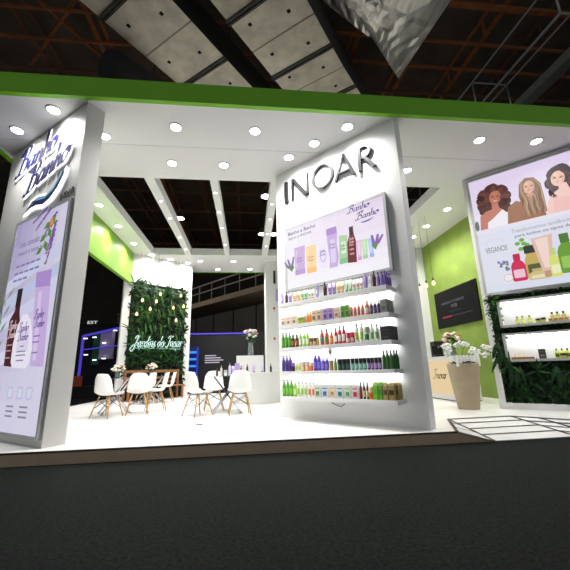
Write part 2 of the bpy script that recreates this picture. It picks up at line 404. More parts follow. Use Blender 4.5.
fb.raw([Vector(p)+up for p in q],[(0,1,2,3)])
fb.build('foil_wrap',fd)
fb=B(foil); crump(fb,[(1.0,4.6,fz+.6),(1.9,6.5,fz+.55),(3.25,7.0,fz+.15),(3.4,4.9,fz-.05)],12,.06); fb.box(1.2,3.2,4.8,6.3,fz+.75,fz+1.3); fb.build('foil_bend',fd)
tag(B(mat('matte_black_tube',(30,29,29),.9)).tube([(-3.4,7.2,8.2),(-2.7,8.3,8.6),(-2.3,9.0,8.4)  ,(-1.6,9.8,7.6)],.42,12).tube([(-2.7,8.3,8.6),(-2.7,8.3,11.2)],.02,5).build('flexible_duct'),'dark flexible hose duct end beside the left silver duct','air duct')

# silver lighting truss at the right
ALU=mat('aluminium_truss',(150,150,148),.4,.7)
tr=thing('lighting_truss','silver box truss hanging over the right side of the booth','truss')
ch=B(ALU)
for x,z in ((6.55,8.0),(7.65,8.0),(6.55,8.9),(7.65,8.9)): ch.tube([(x,4.9,z),(x,16,z)],.022 if z>8.5 else .032,8)
wb=ch
for k in range(5):
    y=4.9+2.7*k
    for z in (8.0,8.9): wb.tube([(6.55,y,z),(7.65,y,z)],.022,6)
    for x in (6.55,7.65): wb.tube([(x,y,8.0),(x,y,8.9)],.022,6)
wb.build('lattice',tr)
tag(B(mat('grey_sheet_beam',(112,112,110),.6)).box(7.45,7.75,5.2,16,7.75,7.98).build('cable_tray'),'wide grey tray under the silver truss','cable tray')
# hall lamps seen through the openings
hl=lit((255,250,240),14)
def hall_lamp(x,y,z,label,first=[None]):
    if first[0] is None:
        t=thing('hall_lamp',label,'lamp',(x,y,z),0,'high bay lamps of the hall')
        B(STEEL).lathe([(.08,.45),(.12,.4),(.26,.05),(.28,0)],seg=14,cap=False).build('shade',t); B(hl).lathe([(.24,.0),(.24,.03)],seg=14).build('lamp',t)
        B(DARK).tube([(0,0,.4),(0,0,2.7)],.012,5).build('cord',t); first[0]=t; spot('light_source',t,900,165,.25,-.02)
    else: dup(first[0],(x,y,z),0,label)
HL_=300
hall_lamp(-4.12,19.54,9.9,'bright hall lamp seen through the second ceiling bay')
hall_lamp(.95,16.56,9.9,'bright hall lamp, highest in the ceiling bay beside the middle wall')
hall_lamp(.95,21.8,9.9,'bright hall lamp, left one of the low pair beside the middle wall')
hall_lamp(1.75,21.8,9.9,'bright hall lamp, right one of the low pair beside the middle wall')

# raised walkway and black partition behind the booth
wk=thing('raised_walkway','grey walkway with railing crossing the hall behind the booth','walkway')
conc=mat('grey_walkway_concrete',(150,130,108),.9,noise=.15,nscale=1)
wa=Vector((-3.57,21.85,0)); wb_=Vector((.75,16.57,0)); wd=(wb_-wa).normalized(); wn=Vector((-wd.y,wd.x,0))
a=wa-wd*14; b_=wb_+wd*1.9
def slab(mb,z0,z1,o0,o1,a=a,b_=b_):
    p=[a+wn*o0,b_+wn*o0,b_+wn*o1,a+wn*o1]
    mb.raw([(v.x,v.y,z0) for v in p]+[(v.x,v.y,z1) for v in p],[(3,2,1,0),(4,5,6,7),(0,1,5,4),(1,2,6,5),(2,3,7,6),(3,0,4,7)])
mb=B(conc); slab(mb,4.75,5.05,0,2.5); mb.build('deck',wk)
mb=B(mat('dark_panel_wall',(120,110,102),.9,noise=.1,nscale=1)); slab(mb,-.14,4.4,1.2,1.4); mb.build('panel_wall',wk)
mb=B(mat('panel_joint',(40,38,36),.9))
for k in range(17):
    p=a+wd*(k*2.1)+wn*1.18; mb.box(p.x-.03,p.x+.03,p.y-.03,p.y+.03,-.1,4.4)
mb.build('panel_joints',wk)
mb=B(mat('railing_steel',(140,132,124),.5,.4))
for z in (6.05,5.6): mb.bar((a.x,a.y,z),(b_.x,b_.y,z),.06)
for k in range(17):
    p=a+wd*k*1.35; mb.bar((p.x,p.y,5.05),(p.x,p.y,6.05),.05)
mb.build('railing',wk)
bp=thing('black_partition','black partition with a purple light line on top behind the booth','partition')
B(mat('black_partition_board',(5,5,7),.8)).box(-3.9,.62,15.0,15.1,-.14,2.45).build('panel',bp)
B(lit((92,70,220),1.1)).box(-3.9,-.05,14.97,15.0,2.40,2.46).build('light_strip',bp)
mb=B(lit((225,215,230),.8))
for k,w in enumerate((.55,.78,.9,.72)): mb.box(-1.82,-1.82+w*.85,14.985,15.0,1.48-k*.095,1.52-k*.095)
mb.build('printed_lines',bp)
rk=thing('blue_lit_rack','blue lit shelf rack against the black partition','rack',(-2.3,14.75,-.14))
B(lit((28,60,200),.7)).box(-.42,-.38,-.15,.15,0,2.0).box(.18,.22,-.15,.15,0,2.0).build('frame',rk)
for k in range(5): B(lit((60,140,245),1.1)).box(-.38,.18,-.14,.14,.62+k*.28,.70+k*.28).build('shelf',rk)
B(lit((10,34,120),.5)).box(-.42,.22,.15,.17,0,2.0).build('back_panel',rk)

# neighbouring stand at the far left
nb=thing('neighbouring_stand','dark neighbouring stand with purple light tubes, seen past the left wall','exhibition stand')
PUR=lit((80,70,205),.75)
mb=B(PUR); mb.bar((-7.72,17,2.62),(-5.4,17,3.15),.09); mb.bar((-7.72,17,-.14),(-7.72,17,2.62),.09); mb.bar((-7.7,17,1.98),(-5.6,17,2.2),.05); mb.bar((-7.72,17,.18),(-6.9,17,.15),.12); mb.build('light_tubes',nb)
mb=B(mat('lilac_cloth',(176,160,196),.8)); mb.box(-6.98,-6.47,17.1,17.5,1.55,2.85); mb.build('lilac_banner',nb)
B(mat('dark_green_panel',(14,84,50),.8)).box(-7.3,-6.99,17.12,17.2,1.3,2.8).build('green_panel',nb)
B(mat('stand_black',(17,16,20),.8)).box(-10.5,-5.0,17.6,17.7,-.14,3.1).build('back_panel',nb)
B(mat('stand_base',(24,21,21),.8)).box(-9.5,-5.2,16.2,17.6,-.14,.35).build('base',nb)
mb=B(lit((238,236,232),1.)); text(mb,'EST',-7.6,-7.15,3.19,3.33,17.0); mb.build('sign_letters',nb)
for x,z in ((-7.6,2.5),(-7.2,2.55),(-6.3,2.86),(-5.9,2.95),(-6.75,2.28),(-7.5,1.75),(-7.1,1.5),(-6.7,1.56)): B(lit((236,232,255),3)).box(x-.08,x+.08,16.95,17,z-.02,z+.02).build('small_lamp',nb)
mb=B(mat('dull_orange_goods',(190,84,44),.7)); mb.box(-7.95,-7.45,16.4,16.8,.35,.8).build('orange_crate',nb); B(mat('dull_red_goods',(128,36,36),.7)).box(-6.7,-6.3,16.5,16.9,.35,.75).build('red_crate',nb)
tag(B(mat('hall_divider_black',(20,19,21),.9)).box(-16,-5,20,20.1,-.14,3.6).build('hall_divider'),'black divider panels far behind the neighbouring stand','divider')

# ================================================================== DOWNLIGHTS
bulb=lit((255,253,248),30)
d0=thing('downlight','x','downlight',(0,0,H),0,'round ceiling downlights')
B(WHITE).lathe([(.115,0),(.115,-.012),(.095,-.02),(.085,-.012),(.085,0)],seg=20,cap=False).build('trim_ring',d0)
B(bulb).lathe([(.088,-.004),(.086,-.011)],seg=20).build('lamp',d0)
spot('light_source',d0,DOWNLIGHT_W)
DL=[(-3.1,4.95,'first row behind the fascia, outermost on the left'),(-3.97,5.49,'front left corner over the left wall'),(-2.55,5.54,'beside the top of the left wall'),(-1.25,5.21,'front row, between left and middle walls, first'),
 (.12,5.21,'front row, between left and middle walls, second'),(-1.54,6.29,'second row, left one above the open bays'),(-.5,6.29,'second row, right one above the open bays'),(.81,5.93,'just left of the letter I of the big sign'),
 (1.24,5.47,'above the letter N of the big sign'),(1.74,4.98,'nearest above the middle wall'),(3.43,6.22,'just right of the middle wall'),(4.36,5.15,'front row, above the planted wall, first'),(5.5,5.1,'front row, above the planted wall, second'),
 (5.40,7.95,'first in front of the lime green wall'),(5.40,9.08,'second in front of the lime green wall'),(5.40,9.95,'third in front of the lime green wall'),(-3.72,8.21,'first beside the green header'),(-3.72,9.5,'second beside the green header'),
 (-3.72,10.9,'third beside the green header'),(-3.45,12.0,'above the plant panel, left one'),(-2.9,12.5,'above the plant panel, middle one'),(-2.35,12.95,'above the plant panel, right one'),
 (-1.83,12.7,'back row, front left one'),(-.58,12.7,'back row, front right one'),(-1.25,13.77,'back row, rear left one'),(.08,13.74,'back row, rear right one')]
for i,(x,y,l) in enumerate(DL):
    lab='round ceiling downlight, '+l
    if i==0: d0.location=(x,y,H); d0['label']=lab
    else: dup(d0,(x,y,H),0,lab)
s0=None
BN=['beam left of the second bay','beam left of the third bay','beam beside the middle wall']
for bi,(x,ys) in enumerate([(-2.15,(7.93,8.91,10.3,11.4)),(-.77,(7.44,8.46,9.5,10.9)),(.61,(7.93,8.83,9.92,10.99))]):
    for j,y in enumerate(ys):
        lab='small lamp under the ceiling %s, %s from the front'%(BN[bi],ords[j])
        if s0 is None:
            s0=thing('beam_spotlight',lab,'downlight',(x,y,H),0,'small lamps under the ceiling beams')
            B(WHITE).lathe([(.05,0),(.05,-.01),(.036,-.01)],seg=12,cap=False).build('trim_ring',s0); B(lit((255,253,248),12)).lathe([(.036,-.002),(.036,-.008)],seg=12).build('lamp',s0)
            spot('light_source',s0,BEAMLIGHT_W,140,.03)
        else: dup(s0,(x,y,H),0,lab)

# ================================================================== MIDDLE WALL: sign, light box, shelves
sg=thing('wall_sign','large dark metal INOAR letters on the top of the middle wall','sign',fr(C0,CT,0),CT)
LM=mat('gunmetal_letters',(27,28,31),.5,.0,spec=.25)
def letter(ch,polys):
    b=B(LM)
    for p in polys: b.poly(p,-.05,-.01)
    o=b.build('letter_'+ch.lower(),sg); return o
zb,zt=4.21,4.69
letter('I',[[(.285,zb),(.36,zb),(.36,zt),(.285,zt)]])
letter('N',[[(.47,zb),(.515,zb),(.515,zt),(.47,zt)],[(.47,zt),(.545,zt),(.885,zb),(.81,zb)],[(.845,zb),(.885,zb),(.885,zt),(.845,zt)]])
ob=B(LM); n=40; cx,cz=1.235,4.45
vs=[];fs=[]
for i in range(n):
    t=2*pi*i/n; 
    for (a_,b2,y) in ((.255,.255,-.05),(.195,.222,-.05),(.255,.255,-.01),(.195,.222,-.01)): vs.append((cx+a_*cos(t),y,cz+b2*sin(t)))
for i in range(n):
    a4,b4=4*i,4*((i+1)%n)
    fs+= [(a4,a4+1,b4+1,b4),(a4+2,a4,b4,b4+2),(a4+1,a4+3,b4+3,b4+1),(a4+3,a4+2,b4+2,b4+3)]
ob.raw(vs,fs).build('letter_o',sg)
letter('A',[[(1.50,zb),(1.545,zb),(1.735,zt),(1.70,zt+.02)],[(1.70,zt+.02),(1.74,zt+.02),(1.95,zb),(1.875,zb)],[(1.60,4.335),(1.86,4.335),(1.85,4.365),(1.61,4.365)]])
rp=[[(2.0,zb),(2.06,zb),(2.06,zt),(2.0,zt)]]
arc=[(2.06,zt)]+[(2.14+.12*cos(t),4.565+.125*sin(t)) for t in [pi/2-pi*i/12 for i in range(13)]]+[(2.06,4.44)]
inn=[(2.06,4.47)]+[(2.135+.075*cos(t),4.565+.092*sin(t)) for t in [-pi/2+pi*i/12 for i in range(13)]]+[(2.06,4.66)]
b=B(LM); 
for p in rp: b.poly(p,-.05,-.01)
for i in range(len(arc)-1):
    a_,c_=arc[i],arc[i+1]; e_,f_=inn[len(inn)-1-i],inn[len(inn)-2-i]
    b.poly([a_,c_,f_,e_],-.05,-.01)
b.poly([(2.10,4.45),(2.16,4.46),(2.34,4.20),(2.27,4.20)],-.05,-.01)
b.build('letter_r',sg)

FR=mat('silver_frame',(176,176,178),.45,.0)
lb=thing('light_box','backlit lilac poster with a row of pastel bottles, on the middle wall','light box',fr(C0,CT,0),CT)
def frame(mb,x0,x1,z0,z1,w,y0,y1):
    mb.box(x0,x1,y0,y1,z0,z0+w).box(x0,x1,y0,y1,z1-w,z1).box(x0,x0+w,y0,y1,z0+w,z1-w).box(x1-w,x1,y0,y1,z0+w,z1-w)
b=B(FR); frame(b,.26,2.44,2.31,3.65,.045,-.07,0); b.build('frame',lb)
def sheet(mb,x0,x1,z0,z1,y,c00,c10,c01,c11,n=8,k=1.0):
    """printed sheet whose printed tone changes gently over the sheet, as squares of ink"""
    for i in range(n):
        for j in range(n):
            s_,t=(i+.5)/n,(j+.5)/n
            c=tuple(int(((c00[q]*(1-s_)+c10[q]*s_)*(1-t)+(c01[q]*(1-s_)+c11[q]*s_)*t)/3)*3 for q in range(3))
            mb.use(lit(c,k)).poly([(x0+(x1-x0)*i/n,z0+(z1-z0)*j/n),(x0+(x1-x0)*(i+1)/n,z0+(z1-z0)*j/n),(x0+(x1-x0)*(i+1)/n,z0+(z1-z0)*(j+1)/n),(x0+(x1-x0)*i/n,z0+(z1-z0)*(j+1)/n)],y)
b=MB(); sheet(b,.305,2.395,2.355,3.605,-.055,(246,244,249),(244,242,250),(242,238,247),(224,208,229),7)
def rrect(x0,x1,z0,z1,r,top=None):
    out=[]; top=r if top is None else top
    for cx_,cz_,rr,a0 in ((x1-r,z0+r,r,-pi/2),(x1-top,z1-top,top,0),(x0+top,z1-top,top,pi/2),(x0+r,z0+r,r,pi)):
        for i in range(5): out.append((cx_+rr*cos(a0+pi/2*i/4),cz_+rr*sin(a0+pi/2*i/4)))
    return out
yy=-.057
def bt(c,pts,k=1.): 
    global yy
    yy-=.0006; b.use(lit(c,k)).poly(pts,yy)
def tb_(c,cap,x0,x1,z0,z1,caph): # tube standing on its cap
    bt(c,[(x0+.015,z0+caph),(x1-.015,z0+caph),(x1,z1),(x0,z1)]); bt(cap,rrect(x0+.01,x1-.01,z0,z0+caph,.01))
tb_((206,178,222),(190,160,214),.5,.76,2.60,3.16,.1)
tb_((250,214,160),(246,196,128),.78,1.02,2.58,3.11,.1)
b.use(lit((240,236,250))); bt((236,230,250),[(1.17+.13*cos(t),2.84+.24*sin(t)) for t in [2*pi*i/24 for i in range(24)]]); bt((196,170,220),[(1.17+.07*cos(t),2.84+.12*sin(t)) for t in [2*pi*i/24 for i in range(24)]]); bt((232,224,248),[(1.17+.055*cos(t),2.84+.10*sin(t)) for t in [2*pi*i/24 for i in range(24)]])
bt((198,172,222),[(1.27,3.2),(1.28,3.32),(1.48,3.32),(1.49,3.2),(1.47,3.0),(1.50,2.75),(1.46,2.58),(1.29,2.58),(1.31,2.75),(1.28,3.0)]); bt((170,138,204),rrect(1.265,1.485,3.2,3.33,.02)); bt((222,206,238),rrect(1.33,1.44,2.66,3.1,.03))
bt((170,206,164),[(1.5,2.6),(1.68,2.6),(1.69,3.1),(1.53,3.13)]); bt((140,190,136),rrect(1.51,1.67,2.6,2.7,.01)); bt((220,236,214),rrect(1.55,1.65,2.78,3.0,.02))
bt((108,36,44),[(1.67,2.59),(1.84,2.57),(1.85,2.95),(1.82,3.08),(1.82,3.1),(1.73,3.1),(1.73,3.08),(1.68,2.95)]); bt((60,18,24),rrect(1.735,1.815,3.08,3.23,.01))
for z in (2.72,2.80,2.88): bt((206,150,156),[(1.72,z),(1.80,z),(1.80,z+.03),(1.72,z+.03)])
tb_((230,190,220),(216,160,206),1.85,1.95,2.59,2.94,.06); tb_((186,222,176),(160,206,150),1.95,2.06,2.59,2.93,.06); tb_((178,198,240),(150,176,230),2.07,2.17,2.59,2.92,.06)
for x,z0,z1,c in ((.56,2.74,3.1,(222,202,234)),(.84,2.72,3.06,(252,228,186)),(1.6,2.84,2.98,(196,222,190)),(1.9,2.68,2.9,(240,212,230)),(2.0,2.68,2.9,(206,232,196)),(2.11,2.68,2.88,(200,214,246))): bt(c,[(x-.015,z0),(x+.02,z0),(x+.02,z1),(x-.015,z1)])
for x,z,w,c in ((.63,2.9,.14,(120,84,150)),(.9,2.86,.14,(190,110,60)),(1.17,2.9,.12,(120,84,150)),(1.39,2.98,.12,(110,76,146)),(1.6,2.9,.1,(80,120,80)),(1.78,2.98,.09,(230,190,190))):
    yy-=.002; b.use(lit(c)); write_pen(b,'Banho',x-w/2,z,w,.022,yy,.004,y_step=.00001); write_pen(b,'Banho',x-w/2,z-.06,w,.022,yy,.004,y_step=.00001)
def sprig(x,z,L,ang,fl=(138,104,176),lf=(96,140,86),sc=1.):
    dx,dz=cos(ang),sin(ang)
    bt(lf,[(x,z),(x+.006*sc,z),(x+dx*L,z+dz*L)])
    for i in range(9):
        t=.4+.6*i/9; s_=.016*sc*(1.3-t*.6)
        for k in (-1,1): bt(fl,[(x+dx*L*t+k*s_*1.1*cos(a_)-.4*k*dz*s_+s_*cos(a_),z+dz*L*t+s_*sin(a_)+k*dx*s_) for a_ in [2*pi*j/6 for j in range(6)]])
    for k in (-1,1): bt(lf,[(x,z),(x+.10*L*k*2,z+L*.28),(x+.05*L*k,z+L*.45)])
for a_ in (1.9,2.2,1.3): sprig(.46,2.68,.3,a_)
for a_ in (1.3,1.7,.9): sprig(2.22,2.68,.26,a_)
def btext(s_,x0,x1,z0,z1,c,off=.01,shear=0,k=1.):
    global yy
    yy-=.0006; b.use(lit(c,k)); text(b,s_,x0,x1,z0,z1,yy,off,shear)
btext('Banho a Banho',.44,1.10,3.40,3.47,(86,66,104),.01); btext('Agora é INOAR.',.44,1.02,3.29,3.36,(86,66,104),0)
b.use(lit((52,44,122))); yy-=.001; write_pen(b,'Banho',1.80,3.43,.40,.06,yy,.012); write_pen(b,'Banho',1.95,3.26,.40,.06,yy-.001,.012); write_pen(b,'a',2.04,3.38,.05,.03,yy-.002,.006)
yy-=.01; bt((78,78,170),[(2.0,3.2),(2.08,3.175),(2.18,3.18),(2.28,3.23),(2.18,3.205),(2.08,3.20)])
b.build('poster',lb)

# shelves
SHT=[2.035,1.625,1.225,.815,.395]; SN=['top','second','middle','fourth','bottom']
for i,z in enumerate(SHT):
    s_=thing('wall_shelf','long white shelf on the middle wall, the %s of five'%SN[i],'shelf',fr(C0,CT,0,0,z),CT,'long white display shelves')
    B(WHITE).box(.28,2.41,-.32,0,-.06,0).build('board',s_)
    if i<4: B(LED).box(.32,2.36,-.075,-.045,-.068,-.061).build('led_strip',s_)

# ------------------------------------------------------------------ products
PM={}
def cyl_prof(w,h,kind):
    r=w/2
    if kind=='bottle': return [(r*.92,0),(r,.01),(r,h*.62),(r*.8,h*.72),(r*.42,h*.76),(r*.4,h*.8)], (r*.44,h*.79,h)
    if kind=='slim':   return [(r*.92,0),(r,.008),(r,h*.60),(r*.72,h*.72),(r*.36,h*.80)], (r*.38,h*.79,h)
    if kind=='wide':   return [(r*.92,0),(r,.008),(r,h*.72),(r*.7,h*.8)], (r*.62,h*.79,h)
    if kind=='jar':    return [(r*.95,0),(r,.006),(r,h*.62)], (r*1.03,h*.6,h)
def product(kind,u,zs,w,h,col,cap,desc,place,name,lab=None,front=-.235,grp=None,base=(C0,CT),depth=None):
    key=(kind,w,h,col,cap,lab,depth)
    if key not in PM:
        mb=B(flat(col)); cp=B(flat(cap)); r=w/2
        if kind in ('bottle','slim','wide','jar','pump'):
            pr_,(cr,c0,c1)=cyl_prof(w,h,'bottle' if kind=='pump' else kind)
            mb.lathe(pr_,seg=12,sy=.8)
            if lab: 
                z0,z1=pr_[1][1]+h*.1,h*.5
                if kind=='jar': z0,z1=h*.12,h*.5
                mb.use(flat(lab)); vs=[];
                for z in (z0,z1):
                    for i in range(7):
                        a=-pi/2+(i-3)*.3; vs.append((r*1.02*cos(a),r*.82*sin(a),z))
                mb.raw(vs,[(i,i+1,i+8,i+7) for i in range(6)],True)
            if kind=='pump':
                cp.lathe([(cr,c0),(cr,c0+(c1-c0)*.35),(cr*.3,c0+(c1-c0)*.4),(cr*.3,c1*.97)],seg=10).box(-cr*1.6,cr*.5,-cr*.35,cr*.35,c1*.95,c1)
            else: cp.lathe([(cr,c0),(cr,c1)],seg=12)
        elif kind=='box':
            d=depth or .06; mb.box(-r,r,-d/2,d/2,0,h)
            if lab: mb.use(flat(lab)).box(-r*.62,r*.62,-d/2-.001,-d/2,h*.14,h*.5).box(-r*.8,r*.8,-d/2-.001,-d/2,h*.68,h*.76)
            cp.box(-r*.5,r*.5,-d/2-.002,-d/2-.0012,h*.3,h*.42)
        elif kind=='tube':
            n_=12; vs=[]; 
            for z,a,bq in ((h*.18,r*.8,r*.6),(h*.5,r*.95,r*.5),(h,r,.004)):
                for i in range(n_): t=2*pi*i/n_; vs.append((a*cos(t),bq*sin(t),z))
            mb.raw(vs,[(j*n_+i,j*n_+(i+1)%n_,(j+1)*n_+(i+1)%n_,(j+1)*n_+i) for j in range(2) for i in range(n_)]+[tuple(range(2*n_,3*n_))],True)
            if lab: mb.use(flat(lab)).box(-r*.5,r*.5,-r*.62,-r*.55,h*.3,h*.62)
            cp.lathe([(r*.8,0),(r*.8,h*.19)],seg=12,sy=.75)
        elif kind=='oval':
            mb.lathe([(r*.5,0),(r*.8,h*.12),(r,h*.4),(r*.9,h*.72),(r*.5,h*.84)],seg=12,sy=.6); cp.lathe([(r*.5,h*.83),(r*.46,h)],seg=12,sy=.6)
            if lab: mb.use(flat(lab)).box(-r*.5,r*.5,-r*.63,-r*.58,h*.3,h*.6)
        elif kind=='pouch':
            mb.box(-r,r,-.035,.035,0,h*.8); mb.raw([(-r,-.035,h*.8),(r,-.035,h*.8),(r,.035,h*.8),(-r,.035,h*.8),(-r*.9,0,h),(r*.9,0,h)],[(0,1,5,4),(2,3,4,5),(1,2,5),(3,0,4)])
            if lab: mb.use(flat(lab)).box(-r*.8,r*.8,-.037,-.035,h*.3,h*.6)
            cp.box(-r,r,-.038,-.0355,h*.76,h*.8)
        PM[key]=(mb.mesh(name),cp.mesh('cap'))
    m,c=PM[key]; o,t=base
    ob=bpy.data.objects.new(name,m); COL.objects.link(ob); ob.location=fr(o,t,u,front,zs+.0005); ob.rotation_euler=(0,0,t)
    tag(ob,'%s %s'%(desc,place),'box' if kind=='box' else {'jar':'jar','tube':'tube','pouch':'pouch'}.get(kind,'bottle'),grp)
    cc=bpy.data.objects.new({'box':'print','pouch':'seal'}.get(kind,'cap'),c); COL.objects.link(cc); cc.parent=ob
    return ob
GRN=(70,140,40);DGRN=(32,82,34);LGRN=(150,200,60);PUR_=(86,60,150);DPUR=(52,34,84);LIL=(168,146,210);BLK=(28,24,26);WHT=(236,236,232);TAN=(196,160,108);ORG=(226,120,60);RED=(186,32,52);TEAL=(46,140,130);GOLD=(176,146,70);MAR=(60,20,28);BRN=(120,80,50);YG=(186,200,90)
ROWS=[
 [('oval',[.33],.075,.2,LIL,(150,124,196),'lilac oval bottle',WHT),('slim',[.44],.065,.22,MAR,BLK,'dark maroon bottle',None),('tube',[.53],.08,.19,LIL,(120,96,176),'lilac tube',(140,116,186)),('tube',[.64,.735],.09,.18,(226,206,160),TAN,'sand coloured tube',(210,170,110)),('tube',[.83,.90],.08,.18,(196,220,186),GRN,'pale green tube',(96,160,90)),('tube',[.98,1.045],.065,.16,WHT,(230,140,90),'small white tube',(120,170,110)),
  ('oval',[1.135],.08,.23,LIL,(150,124,196),'tall lilac oval bottle',WHT),('slim',[1.30],.075,.25,MAR,BLK,'dark maroon bottle with label',None),('tube',[1.40,1.48],.08,.21,(176,158,212),(120,96,176),'purple topped tube',(140,116,186)),('tube',[1.565,1.64],.08,.2,(228,208,160),TAN,'cream and sand tube',(210,170,110)),('tube',[1.72,1.79],.075,.2,(170,206,160),GRN,'leaf green tube',(230,240,226)),('tube',[1.86,1.925,1.985],.06,.18,WHT,(130,180,130),'white tube with small flowers',(226,120,120)),
  ('oval',[2.06],.09,.25,(164,142,206),(150,124,196),'large lilac oval bottle',None),('oval',[2.14],.06,.22,WHT,WHT,'slim white bottle',(210,200,220)),('slim',[2.205],.07,.26,MAR,BLK,'tall dark maroon bottle',None),('slim',[2.275,2.335,2.38],.06,.23,(104,80,152),(96,72,150),'violet bottle',None)],
 [('box',[.36,.49,.62],.11,.16,(226,216,206),(110,130,80),'white carton with red and green print',(190,120,110)),('jar',[.725,.79],.07,.11,YG,(150,176,60),'yellow green jar',None),('bottle',[.845],.06,.17,(150,190,150),WHT,'pale teal bottle with white cap',(226,150,110)),('bottle',[.91,.965],.06,.19,(232,150,60),(240,170,60),'orange bottle',None),
  ('box',[1.06,1.17],.1,.2,(214,196,170),(110,80,70),'cream carton with dark print',(140,110,110)),('box',[1.29,1.40],.1,.2,(168,140,190),(70,40,110),'purple carton with dark flower print',(96,64,150)),('box',[1.51],.1,.19,(220,200,180),(150,90,80),'beige carton with brown print',(190,130,110)),('box',[1.625,1.705],.075,.2,(104,156,60),(50,90,30),'green carton',(60,110,36)),
  ('slim',[1.775,1.84,1.905,1.97],.058,.2,(226,116,86),(230,200,190),'coral bottle with grey band',(120,110,120)),('bottle',[2.05],.085,.22,(226,120,84),(224,150,120),'larger coral bottle with pale band',(190,200,196)),('slim',[2.12,2.18,2.24],.06,.2,DPUR,(190,186,196),'dark violet bottle',(90,70,120))],
 [('pump',[.33,.41,.49],.075,.27,GRN,DGRN,'green pump bottle',(100,170,60)),('bottle',[.565,.65],.08,.22,(58,34,24),BLK,'black bottle with orange label',(196,104,50)),('pump',[.735,.815,.89],.07,.26,LGRN,(96,150,60),'light green pump bottle',(226,236,210)),('jar',[.965,1.045],.075,.13,(170,130,90),BRN,'tan jar with brown lid',(210,180,140)),('slim',[1.10],.05,.14,GOLD,(120,90,40),'small golden bottle',None),
  ('slim',[1.19],.085,.26,(206,62,44),BLK,'red bottle with teal label',TEAL),('slim',[1.285],.085,.26,(210,72,46),BLK,'red bottle with green label',(80,150,60)),('slim',[1.375],.07,.2,(224,90,50),BLK,'orange bottle with pale green label',(190,210,130)),('slim',[1.46],.075,.26,RED,(150,20,44),'crimson bottle with white label',WHT),('slim',[1.535,1.61],.075,.29,(196,28,60),(180,24,56),'tall crimson bottle',WHT),
  ('jar',[1.69,1.765],.075,.16,(150,26,40),(206,60,84),'dark red jar with pink lid',(220,190,190)),('slim',[1.84,1.925],.075,.3,(232,234,226),(50,50,50),'tall white bottle with green band',LGRN),('jar',[2.015],.1,.22,(228,232,226),(170,196,150),'white tub with dark green band',(40,120,70)),('slim',[2.10,2.175],.07,.26,(226,230,222),(60,60,60),'white bottle with green middle band',(110,170,70)),('slim',[2.235],.05,.22,(216,220,212),BLK,'thin white bottle with black cap',None)],
 [('pump',[.33,.41,.485],.075,.27,PUR_,DPUR,'deep purple pump bottle',(66,40,120)),('jar',[.55],.075,.14,(60,30,56),(150,110,190),'dark plum jar',None),('slim',[.625,.695],.065,.17,(214,222,170),(226,232,216),'pale lime bottle',(170,196,120)),('jar',[.775,.86],.075,.15,(222,156,86),(200,190,180),'apricot jar',(240,210,160)),('jar',[.94],.08,.13,(226,92,44),(236,220,214),'orange jar with white lid',(240,130,70)),
  ('pump',[1.03,1.105],.08,.28,(92,76,176),(70,60,140),'blue violet pump bottle',(130,110,206)),('pump',[1.185,1.26],.075,.22,(96,80,180),(200,196,226),'short blue violet bottle with pale pump',(130,110,206)),('jar',[1.345],.075,.15,GOLD,(150,130,60),'golden jar',None),('slim',[1.42],.06,.19,(104,150,50),(60,100,30),'olive green bottle',None),
  ('jar',[1.50,1.575,1.65],.08,.17,(30,58,56),BLK,'black green jar',(60,96,90)),('jar',[1.73,1.80,1.87,1.935],.065,.17,TEAL,BLK,'teal jar with black lid',(140,196,180)),('jar',[2.0,2.06,2.12,2.18],.06,.17,(96,56,130),BLK,'purple jar with black lid',(170,130,190)),('slim',[2.245,2.30,2.355],.065,.27,(48,98,40),(34,70,34),'dark green bottle',None)],
 [('pump',[.33,.415,.50],.08,.27,(84,156,44),(40,90,40),'bright green pump bottle',(120,190,60)),('pump',[.58],.075,.25,LGRN,(150,190,80),'lime pump bottle with pale label',(216,230,190)),('pump',[.66,.74,.815],.07,.27,(222,226,214),(150,150,160),'clear pump bottle with lime band',LGRN),('pump',[.895,.97],.07,.26,(226,222,216),(150,150,160),'clear pump bottle with orange band',(226,110,70)),
  ('box',[1.065],.125,.2,(206,210,206),(60,120,60),'grey carton with green print',(90,160,80)),('box',[1.205],.125,.2,(206,210,212),(30,80,140),'grey carton with blue print',(50,120,170)),('box',[1.345],.125,.2,(212,210,204),(190,110,40),'grey carton with orange print',(226,160,80)),('box',[1.485],.125,.2,(204,212,210),(20,90,100),'grey carton with teal print',(40,140,140)),('box',[1.62],.12,.2,(210,214,208),(70,130,60),'grey carton with leaf print',(120,180,100)),('box',[1.75],.12,.2,(212,206,206),(170,30,50),'grey carton with red print',(206,50,70)),
  ('slim',[1.835],.055,.24,(120,24,40),BLK,'dark red bottle with black cap',None),('slim',[1.89,1.945],.05,.24,(40,36,30),BLK,'black bottle with yellow band',(190,180,80)),('jar',[2.0],.085,.17,(230,150,96),(236,210,190),'peach jar with orange band',(220,96,50)),('pouch',[2.08],.075,.24,(130,190,40),(90,150,30),'bright green pouch',(100,170,40)),('pouch',[2.155],.07,.24,(100,164,44),(70,120,30),'leaf green pouch',(70,130,36)),('pouch',[2.235],.075,.23,(170,150,90),(110,84,50),'khaki pouch with brown band',(90,60,40)),('pouch',[2.325],.1,.23,(164,140,84),(100,76,46),'wide khaki pouch with dark band',(60,44,34))]]
KN={'bottle':'bottle','slim':'bottle','pump':'pump_bottle','jar':'jar','box':'carton','tube':'tube','oval':'bottle','pouch':'pouch'}
for si,row in enumerate(ROWS):
    for kind,us,w,h,col,cap,desc,lab in row:
        for j,u in enumerate(us):
            pl='on the %s product shelf'%SN[si]
            if len(us)>1: pl='%s of %d from left on the %s shelf'%(ords[j],len(us),SN[si])
            hh=h*1.0
            product(kind,u,SHT[si],w*.86,hh,col,cap,desc,pl,KN[kind],lab,-.26,'products on the %s shelf'%SN[si])
